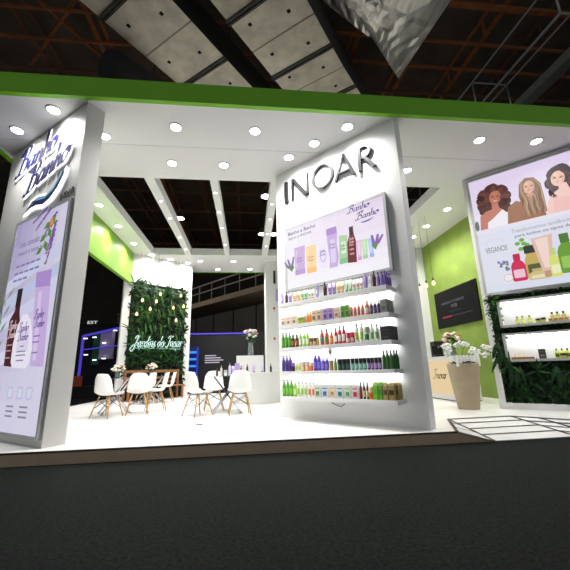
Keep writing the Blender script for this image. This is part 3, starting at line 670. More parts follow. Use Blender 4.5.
# rows running back at the right-hand end of the shelves
for k in range(3):
    for nm,si,u,kind,w,h,col,cap,desc,lab in (('a',3,2.365,'slim',.062,.27,(48,98,40),(34,70,34),'dark green bottle at the open end',None),('b',0,2.375,'slim',.055,.22,(104,80,152),(96,72,150),'violet bottle at the open end',None)):
        if k<2: product(kind,u,SHT[si],w,h,col,cap,desc,'of the %s shelf, %s from the wall'%(SN[si],ords[1-k]),'bottle',lab,-.17+.085*k,'products on the %s shelf'%SN[si])
for k in range(3):
    product('box',2.33,SHT[1],.095,.2,(138,144,136),(90,96,90),'grey green carton at the right end','of the second shelf, %s from the wall'%ords[2-k],'carton',(110,116,108),-.265+.09*k,'products on the second shelf',depth=.08)
    product('box',2.325,SHT[2],.15,.2,(36,34,34),(20,20,20),'black carton at the right end','of the middle shelf, %s from the wall'%ords[2-k],'carton',(58,56,56),-.265+.09*k,'products on the middle shelf',depth=.08)
for k in range(2):
    product('pouch',2.335,SHT[4],.1,.23,(168,150,92),(100,76,46),'khaki pouch behind the wide one','on the bottom shelf, %s from the wall'%ords[1-k],'pouch',(70,50,36),-.17+.085*k,'products on the bottom shelf')
    product('pouch',2.12,SHT[4],.1,.235,(150,196,60),(110,160,40),'lime pouch in the back row','on the bottom shelf, %s from the wall'%ords[1-k],'pouch',None,-.17+.085*k,'products on the bottom shelf')
# round shelf flags
def wobbler(loc,rz,label):
    t=thing('shelf_talker',label,'price tag',loc,rz,'small round display flags')
    B(flat((236,230,226))).ell(0,0,.05,.06,-.003,.0).build('disc',t); B(flat((150,80,70))).ell(-.004,-.008,.026,.036,-.0045,-.0032).use(flat((226,170,140))).ell(.002,.014,.014,.018,-.006,-.0047).build('print',t)
    B(flat((210,210,210))).box(-.003,.003,.001,.02,-.07,0).box(-.02,.02,.001,.02,-.085,-.07).build('stem',t); return t
wobbler(fr(C0,CT,1.36,-.30,SHT[3]+.30),CT,'round flag with a tiny portrait above the fourth shelf')
wobbler(fr(C0,CT,1.30,-.30,SHT[4]+.085),CT,'round flag on the bottom shelf in front of the cartons') if False else None
for z,l in ((3.15,'upper small brown flag on the storage block edge'),(2.0,'lower small brown flag on the storage block edge')):
    wobbler((1.0,12.79,z),0,l).scale=(1.7,1,1.7)
tag(B(DARK).box(.98,1.06,12.74,12.798,4.1,4.62).build('wall_speaker'),'narrow black speaker high on the storage block','speaker')
lp=thing('storage_poster','lilac poster strip on the storage block beside the middle wall','poster',(1.0,12.79,3.2))
B(flat((222,214,236))).box(.02,.42,-.01,0,0,1.0).build('sheet',lp); B(flat((172,150,206))).box(.08,.2,-.014,-.0105,.2,.7).build('printed_bottle',lp)
tag(B(flat((60,60,60))).tube([fr(C0,CT,1.15,-.02,.3),fr(C0,CT,1.28,-.05,.26),fr(C0,CT,1.33,-.02,.24),fr(C0,CT,1.4,-.02,.29)],.006,5).build('loose_cable'),'thin loose cable dangling under the bottom shelf','cable')

# ================================================================== LEFT WALL: logo and poster (local x runs -2.52..0)
lg=thing('halo_logo','backlit navy Banho a Banho logo with a blue wave on the left wall','sign',fr(L0,LT,0),LT)
HALO=lit((250,252,255),2.6); NAVY=mat('navy_letters',(36,34,98),.7,spec=.1)
b=B(HALO); write_pen(b,'Banho',-2.06,4.34,1.30,.225,-.008,.058,0,slope=.10,slant=.28,ang=.6,y_step=.00001); write_pen(b,'Banho',-1.58,3.84,1.28,.225,-.012,.058,0,slope=.20,slant=.28,ang=.6,y_step=.00001)
wave1=[(-1.52,3.46),(-1.3,3.63),(-1.1,3.66),(-.85,3.60),(-.62,3.68),(-.38,3.93),(-.36,3.84),(-.5,3.66),(-.7,3.52),(-.9,3.47),(-1.12,3.52),(-1.3,3.52)]
b.poly([(x*1.0+(.05 if x>-.9 else -.05),z+(.045 if i in(1,2,3,4,5) else -.045)) for i,(x,z) in enumerate(wave1)],-.022)
b.build('halo_light',lg)
b=B(mat('grey_letter_side',(120,118,130),.4)); write_pen(b,'Banho',-2.06,4.34,1.30,.225,-.020,.046,0,slope=.10,slant=.28,ang=.35,y_step=.00001); write_pen(b,'Banho',-1.58,3.84,1.28,.225,-.022,.046,0,slope=.20,slant=.28,ang=.35,y_step=.00001); b.poly(wave1,-.036,-.03); b.build('letter_backing',lg)
b=B(NAVY); write_pen(b,'Banho',-2.06,4.34,1.30,.225,-.030,.036,0,slope=.10,slant=.28,ang=.35,y_step=.00001); write_pen(b,'Banho',-1.58,3.84,1.28,.225,-.034,.036,0,slope=.20,slant=.28,ang=.35,y_step=.00001); write_pen(b,'a',-1.25,4.19,.13,.12,-.04,.013,0,y_step=.00001)
b.poly([(-1.38,3.53),(-1.1,3.57),(-.85,3.52),(-.62,3.58),(-.42,3.76),(-.5,3.64),(-.7,3.52),(-.9,3.475),(-1.12,3.52)],-.044,-.037)
b.use(flat((120,176,214))).poly([(-1.25,3.62),(-1.05,3.65),(-.85,3.60),(-.62,3.67),(-.4,3.90),(-.42,3.81),(-.6,3.63),(-.85,3.55),(-1.1,3.59)],-.044,-.037)
b.build('logo_letters',lg)
sb=thing('small_sign','small grey INOAR lettering under the blue wave logo','sign',fr(L0,LT,0),LT)
b=B(flat((90,88,86))); text(b,'INOAR',-.42,-.05,3.40,3.50,-.002,.01,0,0,.012,slope=.12); b.build('letters',sb)

lp=thing('light_box','tall backlit lavender poster with three bottles, on the left wall','light box',fr(L0,LT,0),LT)
b=B(FR); frame(b,-1.68,-.03,.09,3.33,.04,-.05,0); b.build('frame',lp)
b=MB(); sheet(b,-1.64,-.07,.13,3.29,-.04,(226,222,244),(228,224,246),(170,160,204),(226,222,240),8,.82)
yy=-.042
K=.85
def lt(c,p): bt(c,p,K)
# soft light streaks of the print
for z0,c in ((2.35,(208,212,238)),(2.05,(196,204,234)),(1.75,(214,216,242)),(1.2,(222,222,246))): lt(c,[(-1.64,z0-.25),(-.07,z0+.15),(-.07,z0+.35),(-1.64,z0-.05)])
def ltext(s_,x0,x1,z0,z1,c,off=.0): btext(s_,x0,x1,z0,z1,c,off,0,K)
ltext('Uma conexão com',-1.42,-.55,2.83,2.93,(120,104,160),.01); ltext('frescor e toque suave',-1.42,-.5,2.67,2.77,(120,104,160),.01)
for z,w in ((2.50,.86),(2.38,.9),(2.27,.62)): 
    for k in range(int(w/.16)): lt((140,128,186),[(-1.42+k*.16,z),(-1.29+k*.16,z),(-1.29+k*.16,z+.035),(-1.42+k*.16,z+.035)])
# lilac tube, dark bottle, white bottle
lt((204,180,230),[(-.47,.98),(-.11,.96),(-.23,2.08),(-.65,2.10)]); lt((176,146,212),[(-.65,2.08),(-.24,2.05),(-.25,2.29),(-.69,2.31)]); lt((222,204,240),[(-.42,1.05),(-.32,1.05),(-.44,2.0),(-.54,2.0)])
yy-=.001; b.use(lit((104,72,150),K)); write_pen(b,'Banho',-.53,1.62,.27,.06,yy,.010); write_pen(b,'Banho',-.49,1.49,.27,.06,yy-.001,.010); yy-=.012
for z in (1.36,1.28,1.14): lt((150,120,190),[(-.46,z),(-.28,z),(-.28,z+.02),(-.46,z+.02)])
lt((74,30,34),[(-1.2,1.0),(-.9,.98),(-.9,1.45),(-.92,1.62),(-.98,1.76),(-.99,1.86),(-1.13,1.86),(-1.15,1.78),(-1.26,1.66),(-1.25,1.45)]); lt((46,28,30),rrect(-1.15,-.99,1.84,2.12,.01)); lt((112,58,60),[(-1.2,1.1),(-1.16,1.1),(-1.19,1.6),(-1.23,1.6)])
yy-=.001; b.use(lit((226,200,204),K)); write_pen(b,'Banho',-1.22,1.52,.27,.06,yy,.010); write_pen(b,'Banho',-1.20,1.39,.27,.06,yy-.001,.010); yy-=.012
for z in (1.28,1.2,1.1): lt((190,160,160),[(-1.16,z),(-1.02,z),(-1.02,z+.018),(-1.16,z+.018)])
lt((242,238,252),[(-.90,.97),(-.50,.95),(-.42,1.02),(-.40,1.2),(-.46,1.42),(-.56,1.6),(-.68,1.70),(-.82,1.70),(-.93,1.55),(-.98,1.3),(-.96,1.05)]); lt((228,220,242),[(-.86,1.18),(-.52,1.18),(-.56,1.5),(-.84,1.5)])
yy-=.001; b.use(lit((104,72,150),K)); write_pen(b,'Banho',-.86,1.46,.30,.06,yy,.010); write_pen(b,'Banho',-.83,1.33,.30,.06,yy-.001,.010); yy-=.012
for z,w in ((1.24,.1),(1.17,.24),(1.12,.26),(1.05,.2)): lt((150,130,180),[(-.68-w/2,z),(-.66+w/2,z),(-.66+w/2,z+.018),(-.66-w/2,z+.018)])
# icons and small print
for x in (-1.15,-.78,-.5,-.25):
    lt((196,200,232),rrect(x-.08,x+.08,.56,.72,.03)); lt((222,222,244),rrect(x-.055,x+.055,.585,.695,.02))
for x,w in ((-.72,.2),(-.34,.22)):
    for z in (.46,.40,.34): lt((140,140,160),[(x-w/2,z),(x+w/2,z),(x+w/2,z+.022),(x-w/2,z+.022)])
def leaf2(x,z,L,a,w,c): 
    dx,dz=cos(a),sin(a); lt(c,[(x,z),(x+dx*L*.45-dz*w,z+dz*L*.45+dx*w),(x+dx*L,z+dz*L),(x+dx*L*.45+dz*w,z+dz*L*.45-dx*w)])
for i in range(9): leaf2(-1.5+.02*i,.95+i*.13,.26,1.2+(.9 if i%2 else -.5),.035,(110+5*i,160,140))
for i in range(8): leaf2(-1.5+.03*i,.2+i*.07,.26,.9+(1. if i%2 else -.6),.06,(140,184,160))
for sx_,sz_,L,a in ((-.2,3.1,.5,4.0),(-.15,2.95,.5,4.4),(-.35,3.2,.45,3.8),(-.12,2.8,.5,4.5),(-.45,3.22,.35,3.6)):
    for k in range(14):
        t=k/14; lt((112+k*3,76+k*3,164),[(sx_+cos(a)*L*t+.035*cos(q_)+random.uniform(-.02,.02),sz_+sin(a)*L*t+.025*sin(q_)) for q_ in [2*pi*j/6 for j in range(6)]])
for i in range(6): leaf2(-.2-.03*i,3.05-.09*i,.2,(3.6 if i%2 else 5.2),.05,(84,140,60))
lt((206,120,70),[(-.19+.06*cos(q_),2.93+.08*sin(q_)) for q_ in [2*pi*j/8 for j in range(8)]]); lt((226,160,90),[(-.19+.03*cos(q_),2.93+.04*sin(q_)) for q_ in [2*pi*j/8 for j in range(8)]])
b.build('poster',lp)

# ================================================================== RIGHT WALL: poster, niches, plants
rl=thing('light_box','large backlit poster of three women above products, on the right wall','light box',fr(R0,RT,0),RT)
b=B(FR); frame(b,.07,2.35,2.23,4.90,.05,-.06,0); b.build('frame',rl)
b=MB(); sheet(b,.12,2.30,2.28,3.62,-.045,(222,226,238),(214,220,236),(226,228,242),(222,224,240),6,.95); sheet(b,.12,2.30,3.62,4.85,-.045,(236,232,246),(232,224,240),(224,208,238),(226,210,238),6,.97)
yy=-.047; K=.95
def blob(c,x,z,a,bb,n=18,rot=0,jit=0.):
    lt(c,[(x+(a*cos(t)*cos(rot)-bb*sin(t)*sin(rot))*(1+random.uniform(-jit,jit)),z+(a*cos(t)*sin(rot)+bb*sin(t)*cos(rot))*(1+random.uniform(-jit,jit))) for t in [2*pi*i/n for i in range(n)]])
def face(x,z,w,skin,dark,lip,rot=0.,smile=False):
    ca,sa=cos(rot),sin(rot); h=w*1.35
    T_=lambda px,pz:(x+px*ca-pz*sa, z+px*sa+pz*ca)
    pol=lambda c,pp: lt(c,[T_(*p) for p in pp])
    pol(skin,[(w*.92*cos(t)*(1 if sin(t)>0 else .92+.08*abs(cos(t))),h*sin(t)) for t in [2*pi*i/24 for i in range(24)]])
    for s_ in (-1,1):
        pol(dark,[(s_*w*.42+w*.25*cos(t),h*.10+h*.085*sin(t)) for t in [2*pi*i/10 for i in range(10)]])
        pol((60,40,36),[(s_*w*.42+w*.12*cos(t),h*.10+h*.085*sin(t)) for t in [2*pi*i/8 for i in range(8)]])
        pol(dark,[(s_*w*.18,h*.25),(s_*w*.42,h*.33),(s_*w*.72,h*.27),(s_*w*.42,h*.28)])
    pol(tuple(int(q_*.9) for q_ in skin),[(w*.45,h*.5),(w*.85,h*.2),(w*.8,-h*.3),(w*.35,-h*.85),(w*.55,-h*.3),(w*.7,h*.0)]); pol(tuple(min(255,int(q_*1.06)) for q_ in skin),[(-w*.3+w*.25*cos(t),h*.55+h*.16*sin(t)) for t in [2*pi*i/10 for i in range(10)]])
    pol(tuple(int(q_*.86) for q_ in skin),[(-w*.05,h*.12),(w*.1,-h*.2),(w*.16,-h*.26),(-w*.14,-h*.26),(-w*.02,-h*.18)])
    if smile: pol((250,240,236),[(-w*.34,-h*.44),(w*.34,-h*.44),(w*.2,-h*.60),(-w*.2,-h*.60)])
    pol(lip,[(-w*.32,-h*.47),(-w*.1,-h*.41),(0,-h*.44),(w*.1,-h*.41),(w*.32,-h*.47),(0,-h*.50)]); pol(lip,[(-w*.32,-h*.49),(0,-h*.56 if not smile else -h*.6),(w*.32,-h*.49),(0,-h*.64 if not smile else -h*.68)])
# woman with curly hair
for dx,dz,r in ((-.02,0,.26),(-.17,-.1,.14),(.16,-.1,.15),(-.15,.13,.14),(.14,.13,.15),(0,.2,.16),(-.2,.02,.12),(.21,.0,.12),(-.2,-.22,.1),(.18,-.25,.11)): blob((84,48,44),.53+dx,4.30+dz,r,r*1.05,16,0,.08)
lt((196,124,106),[(.20,3.62),(.24,3.98),(.36,4.06),(.48,4.08),(.49,4.22),(.60,4.22),(.61,4.08),(.72,3.95),(.74,3.62)])
lt((240,236,244),[(.34,3.62),(.36,3.80),(.46,3.86),(.66,4.02),(.74,3.9),(.76,3.62)]); face(.57,4.33,.118,(190,118,98),(110,60,50),(170,60,60),-.15,True)
for dx,dz in ((-.12,.1),(-.14,-.02),(.14,.12),(.02,.19),(.15,-.05)): blob((106,64,54),.55+dx,4.34+dz,.05,.06,9,0,.2)
# woman with long light brown hair
lt((150,116,94),[(1.0,3.9),(.98,4.2),(1.02,4.45),(1.14,4.56),(1.28,4.52),(1.37,4.36),(1.38,4.1),(1.38,3.75),(1.25,3.66),(1.02,3.66)])
lt((160,112,84),[(.70,3.62),(.76,4.02),(.92,4.12),(1.08,4.0),(1.26,3.98),(1.34,3.8),(1.36,3.62)])
lt((206,158,130),[(1.10,4.02),(1.12,4.2),(1.22,4.2),(1.25,4.0)]); face(1.17,4.34,.104,(224,180,156),(150,108,86),(190,96,92),-.08)
for k in range(7): lt((176,140,110) if k%2 else (128,94,74),[(1.02+.045*k,4.16),(1.05+.045*k,4.16-.02*k),(1.09+.04*k,3.86),(1.02+.05*k,3.70),(1.0+.045*k,3.9)])
# woman with dark wavy hair
for dx,dz,r in ((0,.1,.19),(-.13,-.02,.11),(-.1,-.22,.11),(-.06,-.38,.10),(.14,0,.13),(.2,-.16,.12),(.26,-.3,.12),(.05,.16,.15)): blob((66,44,50),1.66+dx,4.30+dz,r,r*1.15,16,0,.04)
lt((240,200,190),[(1.36,3.62),(1.42,3.92),(1.55,4.08),(1.62,4.12),(1.63,4.24),(1.75,4.22),(1.78,4.08),(2.0,4.0),(2.12,3.8),(2.14,3.62)]); lt((240,190,186),[(1.46,3.62),(1.50,3.90),(1.62,3.95),(1.8,3.9),(2.0,4.0),(2.14,3.64),(2.14,3.62)]); face(1.64,4.34,.118,(238,196,178),(120,80,74),(200,80,96),-.18,True)
for k in range(5): lt((88,60,64),[(1.80+.04*k,4.2-.05*k),(1.86+.05*k,4.16-.06*k),(1.92+.04*k,3.9),(1.84+.04*k,3.82)])
def strand(c,p,w):
    q=spline(p,4); n_=len(q)
    lt(c,[(a+w*(1-abs(2*i/(n_-1)-1)*.6),z) for i,(a,z) in enumerate(q)]+[(a-w*(1-abs(2*i/(n_-1)-1)*.6),z) for i,(a,z) in reversed(list(enumerate(q)))])
for i in range(26):
    a=2*pi*i/26; r0=.15; x_,z_=.53+r0*cos(a),4.30+r0*sin(a)
    if .42<x_<.66 and z_<4.42: continue
    strand(random.choice([(112,66,58),(64,36,34),(130,80,66)]),[(x_,z_),(x_+.07*cos(a+.6),z_+.07*sin(a+.6)),(x_+.12*cos(a-.2),z_+.13*sin(a-.2)),(x_+.17*cos(a+.3),z_+.17*sin(a+.3))],.008)
for i in range(9): strand(random.choice([(192,158,128),(124,90,70),(170,134,106)]),[(1.05+.02*i*.3,4.48),(1.02+.008*i,4.25),(1.06+.01*i,4.05),(1.0+.02*i,3.85),(1.04+.02*i,3.7)],.007)
for i in range(9): strand(random.choice([(192,158,128),(124,90,70),(170,134,106)]),[(1.27,4.48),(1.31+.006*i,4.25),(1.26+.012*i,4.05),(1.30+.008*i,3.85),(1.22+.015*i,3.7)],.007)
for i in range(12): strand(random.choice([(96,66,70),(44,30,36),(84,56,60)]),[(1.70+.01*i,4.46-.005*i),(1.80+.012*i,4.3),(1.78+.018*i,4.12),(1.88+.014*i,3.95),(1.84+.02*i,3.82)],.008)
for i in range(7): strand(random.choice([(96,66,70),(44,30,36)]),[(1.60,4.5),(1.50-.008*i,4.3),(1.54-.008*i,4.12),(1.50+.012*i,3.95)],.008)
for (x_,z_) in ((.62,4.27),(1.23,4.27),(1.71,4.28)): pass
blob((104,110,112),.16,3.75,.04,.12,10,0,.1)
# band under the portraits, slogan, stamp
lt((228,226,238),[(.12,3.56),(2.3,3.56),(2.3,3.64),(.12,3.64)])
ltext('Transformamos tendências e autoestima',.74,2.2,3.42,3.50,(150,150,158)); ltext('para todos os tipos de cabelos',.78,2.0,3.30,3.38,(120,120,128),.01)
ltext('VEGANOS',.23,.62,3.10,3.22,(120,136,116),.01)
for t in [pi*i/10 for i in range(1,10)]: blob((186,192,190),.42+.16*cos(t),3.28+.10*sin(t),.006,.012,6)
# painted products
def pb(c,cap,x0,x1,z0,z1,neck=.35,lab=None,rim=.02):
    w=x1-x0; cx_=(x0+x1)/2; hz_=z1-z0
    lt(c,[(x0,z0+.02),(x0+.03,z0),(x1-.03,z0),(x1,z0+.02),(x1,z0+hz_*.55),(x1-w*.12,z0+hz_*.68),(cx_+w*neck/2,z0+hz_*.76),(cx_-w*neck/2,z0+hz_*.76),(x0+w*.12,z0+hz_*.68),(x0,z0+hz_*.55)])
    lt(cap,rrect(cx_-w*neck*.62,cx_+w*neck*.62,z0+hz_*.76,z1,.015))
    if lab: lt(lab,rrect(x0+w*.12,x1-w*.12,z0+hz_*.12,z0+hz_*.42,.02))
for i in range(10): blob((136,120,190) if i%3 else (90,140,90),.50+random.uniform(-.08,.08),2.75+random.uniform(-.1,.12),.03,.03,7,0,.2)
blob((232,228,236),.55,2.52,.13,.12); blob((206,190,206),.55,2.52,.09,.08); blob((238,234,240),.55,2.52,.075,.065)
pb((206,34,84),(190,20,70),.62,.86,2.42,2.98,.4,(236,196,214))
for x,z in ((.80,3.18),(.90,3.16),(.84,3.06),(.95,3.12),(.88,3.24)): blob((110,170,60),x,z,.045,.04,9)
pb((196,170,90),(34,38,34),.86,1.13,2.44,3.10,.7,(80,90,50)); pb((206,190,130),(190,170,110),.88,1.22,2.40,2.62,.5,(230,220,180))
lt((222,186,172),[(1.12,2.45),(1.26,2.45),(1.36,3.24),(1.02,3.22)]); lt((240,214,204),[(1.15,2.6),(1.23,2.6),(1.29,3.2),(1.08,3.19)]); lt((190,150,120),rrect(1.13,1.25,2.42,2.54,.01))
pb((214,222,120),(196,206,130),1.23,1.40,2.40,2.96,.4,(232,236,190)); pb((104,156,50),(70,120,40),1.38,1.66,2.44,3.20,.4,(150,196,90)); pb((110,90,180),(30,24,50),1.66,1.88,2.46,3.22,.5,(190,180,226)); pb((40,34,44),(20,18,24),1.72,2.0,2.42,2.78,.6,(150,140,160)); pb((206,150,60),(120,80,40),1.98,2.2,2.44,3.1,.5,(236,210,150))
b.build('poster',rl)

# display niches in the planted recess
def niche(z0,z1,label):
    t=thing('display_niche',label,'display box',fr(R0,RT,0,0,0),RT,'lit display boxes in the plant wall')
    b=B(mat('grey_box_frame',(168,168,166),.5)); frame(b,.25,1.95,z0,z1,.045,-.06,.0); b.build('frame',t)
    b=B(WHITE).box(.26,1.94,.0,.215,z0+.01,z0+.04).box(.26,1.94,0,.215,z1-.04,z1-.01).box(.26,.29,0,.215,z0+.04,z1-.04).box(1.91,1.94,0,.215,z0+.04,z1-.04).box(.26,1.94,.215,.235,z0+.01,z1-.01); b.build('case',t)
    B(lit((255,255,250),NICHE_LED)).box(.32,1.88,.02,.05,z1-.052,z1-.041).build('led_strip',t)
    b=B(flat((60,60,62)))
    for x in (.272,1.928):
        for z in (z0+.022,z1-.022): b.ell(x,z,.012,.012,-.064,-.06,8)
    b.build('screws',t)
niche(1.55,2.10,'upper lit display box in the plant wall'); niche(.88,1.43,'lower lit display box in the plant wall')
rb_=(R0,RT)
def rp(kind,u,zs,w,h,col,cap,desc,place,lab=None,fy=.06,dp=None): product(kind,u,zs,w,h,col,cap,desc,place,KN[kind],lab,fy,'products in the lit display boxes',rb_,dp)
for j,u in enumerate((.54,.63,.745)): rp('slim',u,1.59,.07,.17,(186,196,80),BLK,'yellow bottle,','%s from the left in the upper display box'%ords[j],(226,226,140))
rp('jar',.87,1.59,.075,.09,(176,186,70),BLK,'low yellow jar','left one in the upper display box'); rp('jar',.955,1.59,.075,.1,(176,186,70),BLK,'low yellow jar','right one in the upper display box')
for j,u in enumerate((1.10,1.18,1.27)): rp('bottle',u,1.59,.075,.19,(196,190,110),BLK,'pale yellow bottle,','%s of three at the right of the upper display box'%ords[j],(226,220,160))
for j,u in enumerate((1.06,1.14,1.22,1.3)): rp('jar',u,1.59,.06,.06,(206,170,110),(170,120,60),'small amber jar','%s from the left in the upper display box'%ords[j],None,.0+.015)
tag(B(BROWNW).box(.33,.70,-.0,.13,0,.02).box(.33,.70,0,.012,.02,.045).build('wooden_tray',None,fr(R0,RT,0,.02,.921),RT),'small wooden tray in the lower display box','tray')
for j,u in enumerate((.40,.48)): rp('slim',u,.942,.05,.1,(226,216,170),(206,190,140),'pale glass vial','%s on the wooden tray'%('left' if j==0 else 'right'),None,.1)
rp('box',.83,.92,.11,.18,(44,44,44),(120,120,120),'black carton','standing alone in the lower display box',(80,80,80))
for j,u in enumerate((1.05,1.13,1.21)): rp('slim',u,.92,.07,.18,(186,196,60),BLK,'lime yellow bottle','%s from the left in the lower display box'%ords[j],(70,70,50),.14)
rp('jar',1.14,.92,.10,.09,(60,60,40),BLK,'low dark jar','in front of the lime yellow bottles',(186,196,60),.05)
for j,u in enumerate((1.33,1.41)): rp('slim',u,.92,.07,.24,(196,190,60),BLK,'tall yellow bottle','%s at the right of the lower display box'%('left one' if j==0 else 'right one'),(90,60,30))

# ------------------------------------------------------------------ foliage panels
LF=[mat('leaf_dark',(9,27,11),.6,spec=.2,noise=.3,nscale=6),mat('leaf_mid',(15,46,17),.6,spec=.2,noise=.3,nscale=6),mat('leaf_bright',(36,78,24),.6,spec=.2,noise=.25,nscale=6)]
def leaf(mb,p,d,nrm,L,w):
    d=Vector(d).normalized(); s_=d.cross(Vector(nrm)).normalized(); p=Vector(p); n_=Vector(nrm)
    a=p+d*L*.35+n_*L*.10; c=p+d*L*.72+n_*L*.08; e=p+d*L-n_*L*.05
    mb.raw([p,a-s_*w*.5+n_*w*.15,a,a+s_*w*.5+n_*w*.15,c-s_*w*.38,c,c+s_*w*.38,e],[(0,2,1),(0,3,2),(1,2,5,4),(2,3,6,5),(4,5,7),(5,6,7)])
def foliage(mb,x0,x1,z0,z1,n,y=0.,skip=(),L=(.08,.2)):
    for i in range(n):
        x=random.uniform(x0,x1); z=random.uniform(z0,z1)
        if any(a<x<b_ and c<z<d for a,b_,c,d in skip): continue
        mb.use(random.choices(LF,(5,4,1.2))[0])
        a=random.uniform(-2.6,-.5) if random.random()<.75 else random.uniform(0,pi)
        l=random.uniform(*L); leaf(mb,(x,y+random.uniform(-.01,.04),z),(cos(a),-random.uniform(.1,.9),sin(a)),(random.uniform(-.3,.3),-1,random.uniform(0,.5)),l,l*random.uniform(.25,.45))
def tuft(mb,x,y,z,n,L,w,spread=pi,m=None):
    for i in range(n):
        a=random.uniform(-spread/2,spread/2)+pi/2; mb.use(m or random.choice(LF[1:])); t=random.uniform(.7,1.1)*L
        el=random.uniform(.1,.9); d=Vector((cos(a),-el,sin(a)*.9))
        leaf(mb,(x,y,z),d,(0,-1,.4),t,w)
vp=thing('vertical_garden','tall panel of dense green leaves on the back wall','plant wall',fr(P0,PT,0),PT)
B(mat('garden_backing',(12,26,14),.9)).box(.24,2.30,.03,.06,0,3.95).build('backing',vp)
b=MB(); foliage(b,.26,2.28,.02,3.9,2600,.03,L=(.1,.26)); 
for i in range(60): tuft(b,random.uniform(.3,2.25),-.0,random.uniform(.9,3.7),5,random.uniform(.3,.5),.035,3.0)
b.build('foliage',vp)
b=MB()
for x,z,n,L in ((.28,3.86,22,.42),(.5,3.8,14,.4),(.95,3.75,14,.42),(1.5,3.7,14,.4),(2.2,3.7,14,.34),(2.25,2.3,8,.25)): tuft(b,x,-.03,z,n,L,.045,5.6,LF[1] if z<3.5 else None)
for i in range(26):
    x=random.uniform(.5,2.1); z=random.uniform(2.2,3.7); b.use(LF[2]); leaf(b,(x,-.03,z),(random.uniform(-.4,.4),-.35,-1),(0,-1,.2),random.uniform(.35,.6),.055)
b.build('long_leaves',vp)
vr=thing('vertical_garden','dark leafy panel around the display boxes on the right wall','plant wall',fr(R0,RT,0),RT)
B(MC['garden_backing']).box(.111,2.389,.225,.239,.111,2.214).build('backing',vr)
sk=((.22,1.98,1.52,2.13),(.22,1.98,.85,1.46))
b=MB(); foliage(b,.14,2.36,.14,.82,1500,.1,L=(.07,.18)); foliage(b,.14,2.36,1.46,1.53,260,.05,L=(.04,.09)); foliage(b,.14,2.36,2.12,2.2,420,.02,L=(.04,.1)); foliage(b,.13,.24,.8,2.2,500,.03,L=(.06,.15)); foliage(b,2.0,2.36,.8,2.2,500,.05)
b.build('foliage',vr)
b=MB()
for x,z,n,L in ((.17,2.12,16,.22),(.15,1.9,12,.2),(.18,1.7,10,.18),(.3,.82,9,.3),(.2,1.0,8,.3),(.7,.7,8,.3),(1.2,.7,8,.3),(1.6,.6,8,.3),(.9,2.2,6,.12),(1.5,2.2,6,.12)): tuft(b,x,-.02,z,n,L,.03,5.8)
for x,z in ((.16,1.3),(.2,1.1),(.28,.95),(.45,.8),(1.0,.8),(1.35,.75),(1.45,.6),(1.7,.7)):
    for k in range(3): b.use(LF[1]); leaf(b,(x,-.02,z),(random.uniform(-.6,.3),-.3,-1),(0,-1,.2),random.uniform(.35,.55),.07)
b.build('long_leaves',vr)

# neon script sign
ns=thing('neon_sign','white neon script sign reading Jardins do Inoar on the plant panel','sign',fr(P0,PT,0),PT)
b=B(mat('neon_white',(226,255,246),.3,emit=1.6)); write_tube(b,'Jardins do Inoar',.36,1.70,1.76,.17,-.19,.022,slope=.03); b.build('neon_tube',ns)
b=B(mat('letter_face_green',(16,52,34),.5)); write_tube(b,'Jardins do Inoar',.36,1.70,1.76,.17,-.212,.0115,slope=.03); b.build('letter_face',ns)
b=B(mat('clear_mount',(150,190,170),.2)); b.box(.5,2.1,-.13,-.12,1.66,1.68).box(.6,.62,-.13,.03,1.6,1.68).box(1.9,1.92,-.13,.03,1.6,1.68); b.build('mounting_rail',ns)
for x in (.7,1.3,1.9):
    l=bpy.data.lights.new('neon_glow','POINT'); l.energy=3; l.color=(.5,1,.8); l.shadow_soft_size=.15; o=bpy.data.objects.new('neon_glow',l); COL.objects.link(o); o.parent=ns; o.location=(x,-.3,1.78)

# pendant bulbs
AMB=lit((255,190,110),9)
def pendant(loc,label,grp,first={}):
    k=round(H-loc[2],3)
    t=thing('pendant_bulb',label,'pendant lamp',loc,0,grp)
    if 'g' not in first:
        first['g']=B(mat('warm_bulb_glass',(255,214,160),.2,emit=2.2)).lathe([(.012,.07),(.02,.045),(.042,.0),(.045,-.03),(.03,-.06),(.004,-.072)],seg=14,cap=False).mesh('bulb')
        first['f']=B(lit((255,226,176),30)).tube([(0,0,.03),(0,0,-.04)],.012,6).mesh('filament'); first['s']=B(DARK).lathe([(.02,.06),(.02,.13),(.008,.14)],seg=10).mesh('socket')
    for nm,key in (('bulb','g'),('filament','f'),('socket','s')):
        o=bpy.data.objects.new(nm,first[key]); COL.objects.link(o); o.parent=t if nm!='filament' else t.children[0]
    B(DARK).tube([(0,0,.13),(0,0,k)],.004,4).build('cord',t)
    l=bpy.data.lights.new('glow','POINT'); l.energy=2.5; l.color=(1,.7,.4); l.shadow_soft_size=.05; o=bpy.data.objects.new('glow',l); COL.objects.link(o); o.parent=t; o.location=(0,0,-.1)
for u,z,l in ((.52,3.28,'third from the left'),(1.14,3.58,'topmost near the middle'),(1.01,3.30,'just below the topmost near the middle'),(.81,3.01,'fourth from the left, low'),(.37,2.79,'leftmost'),(1.92,3.62,'highest near the right edge'),(1.65,3.14,'right of the middle, mid height'),(2.05,3.23,'rightmost'),(1.78,2.69,'lowest of all')):
    pendant(fr(P0,PT,u,-.32,z),'warm pendant bulb before the plant panel, '+l,'pendant bulbs before the plant panel')
for x,y,z,l in ((5.0,8.43,3.03,'nearest of the three'),(4.97,8.75,3.04,'middle of the three'),(4.96,9.1,3.03,'farthest of the three')):
    pendant((x,y,z),'warm pendant bulb over the reception counter, '+l,'pendant bulbs over the reception counter')

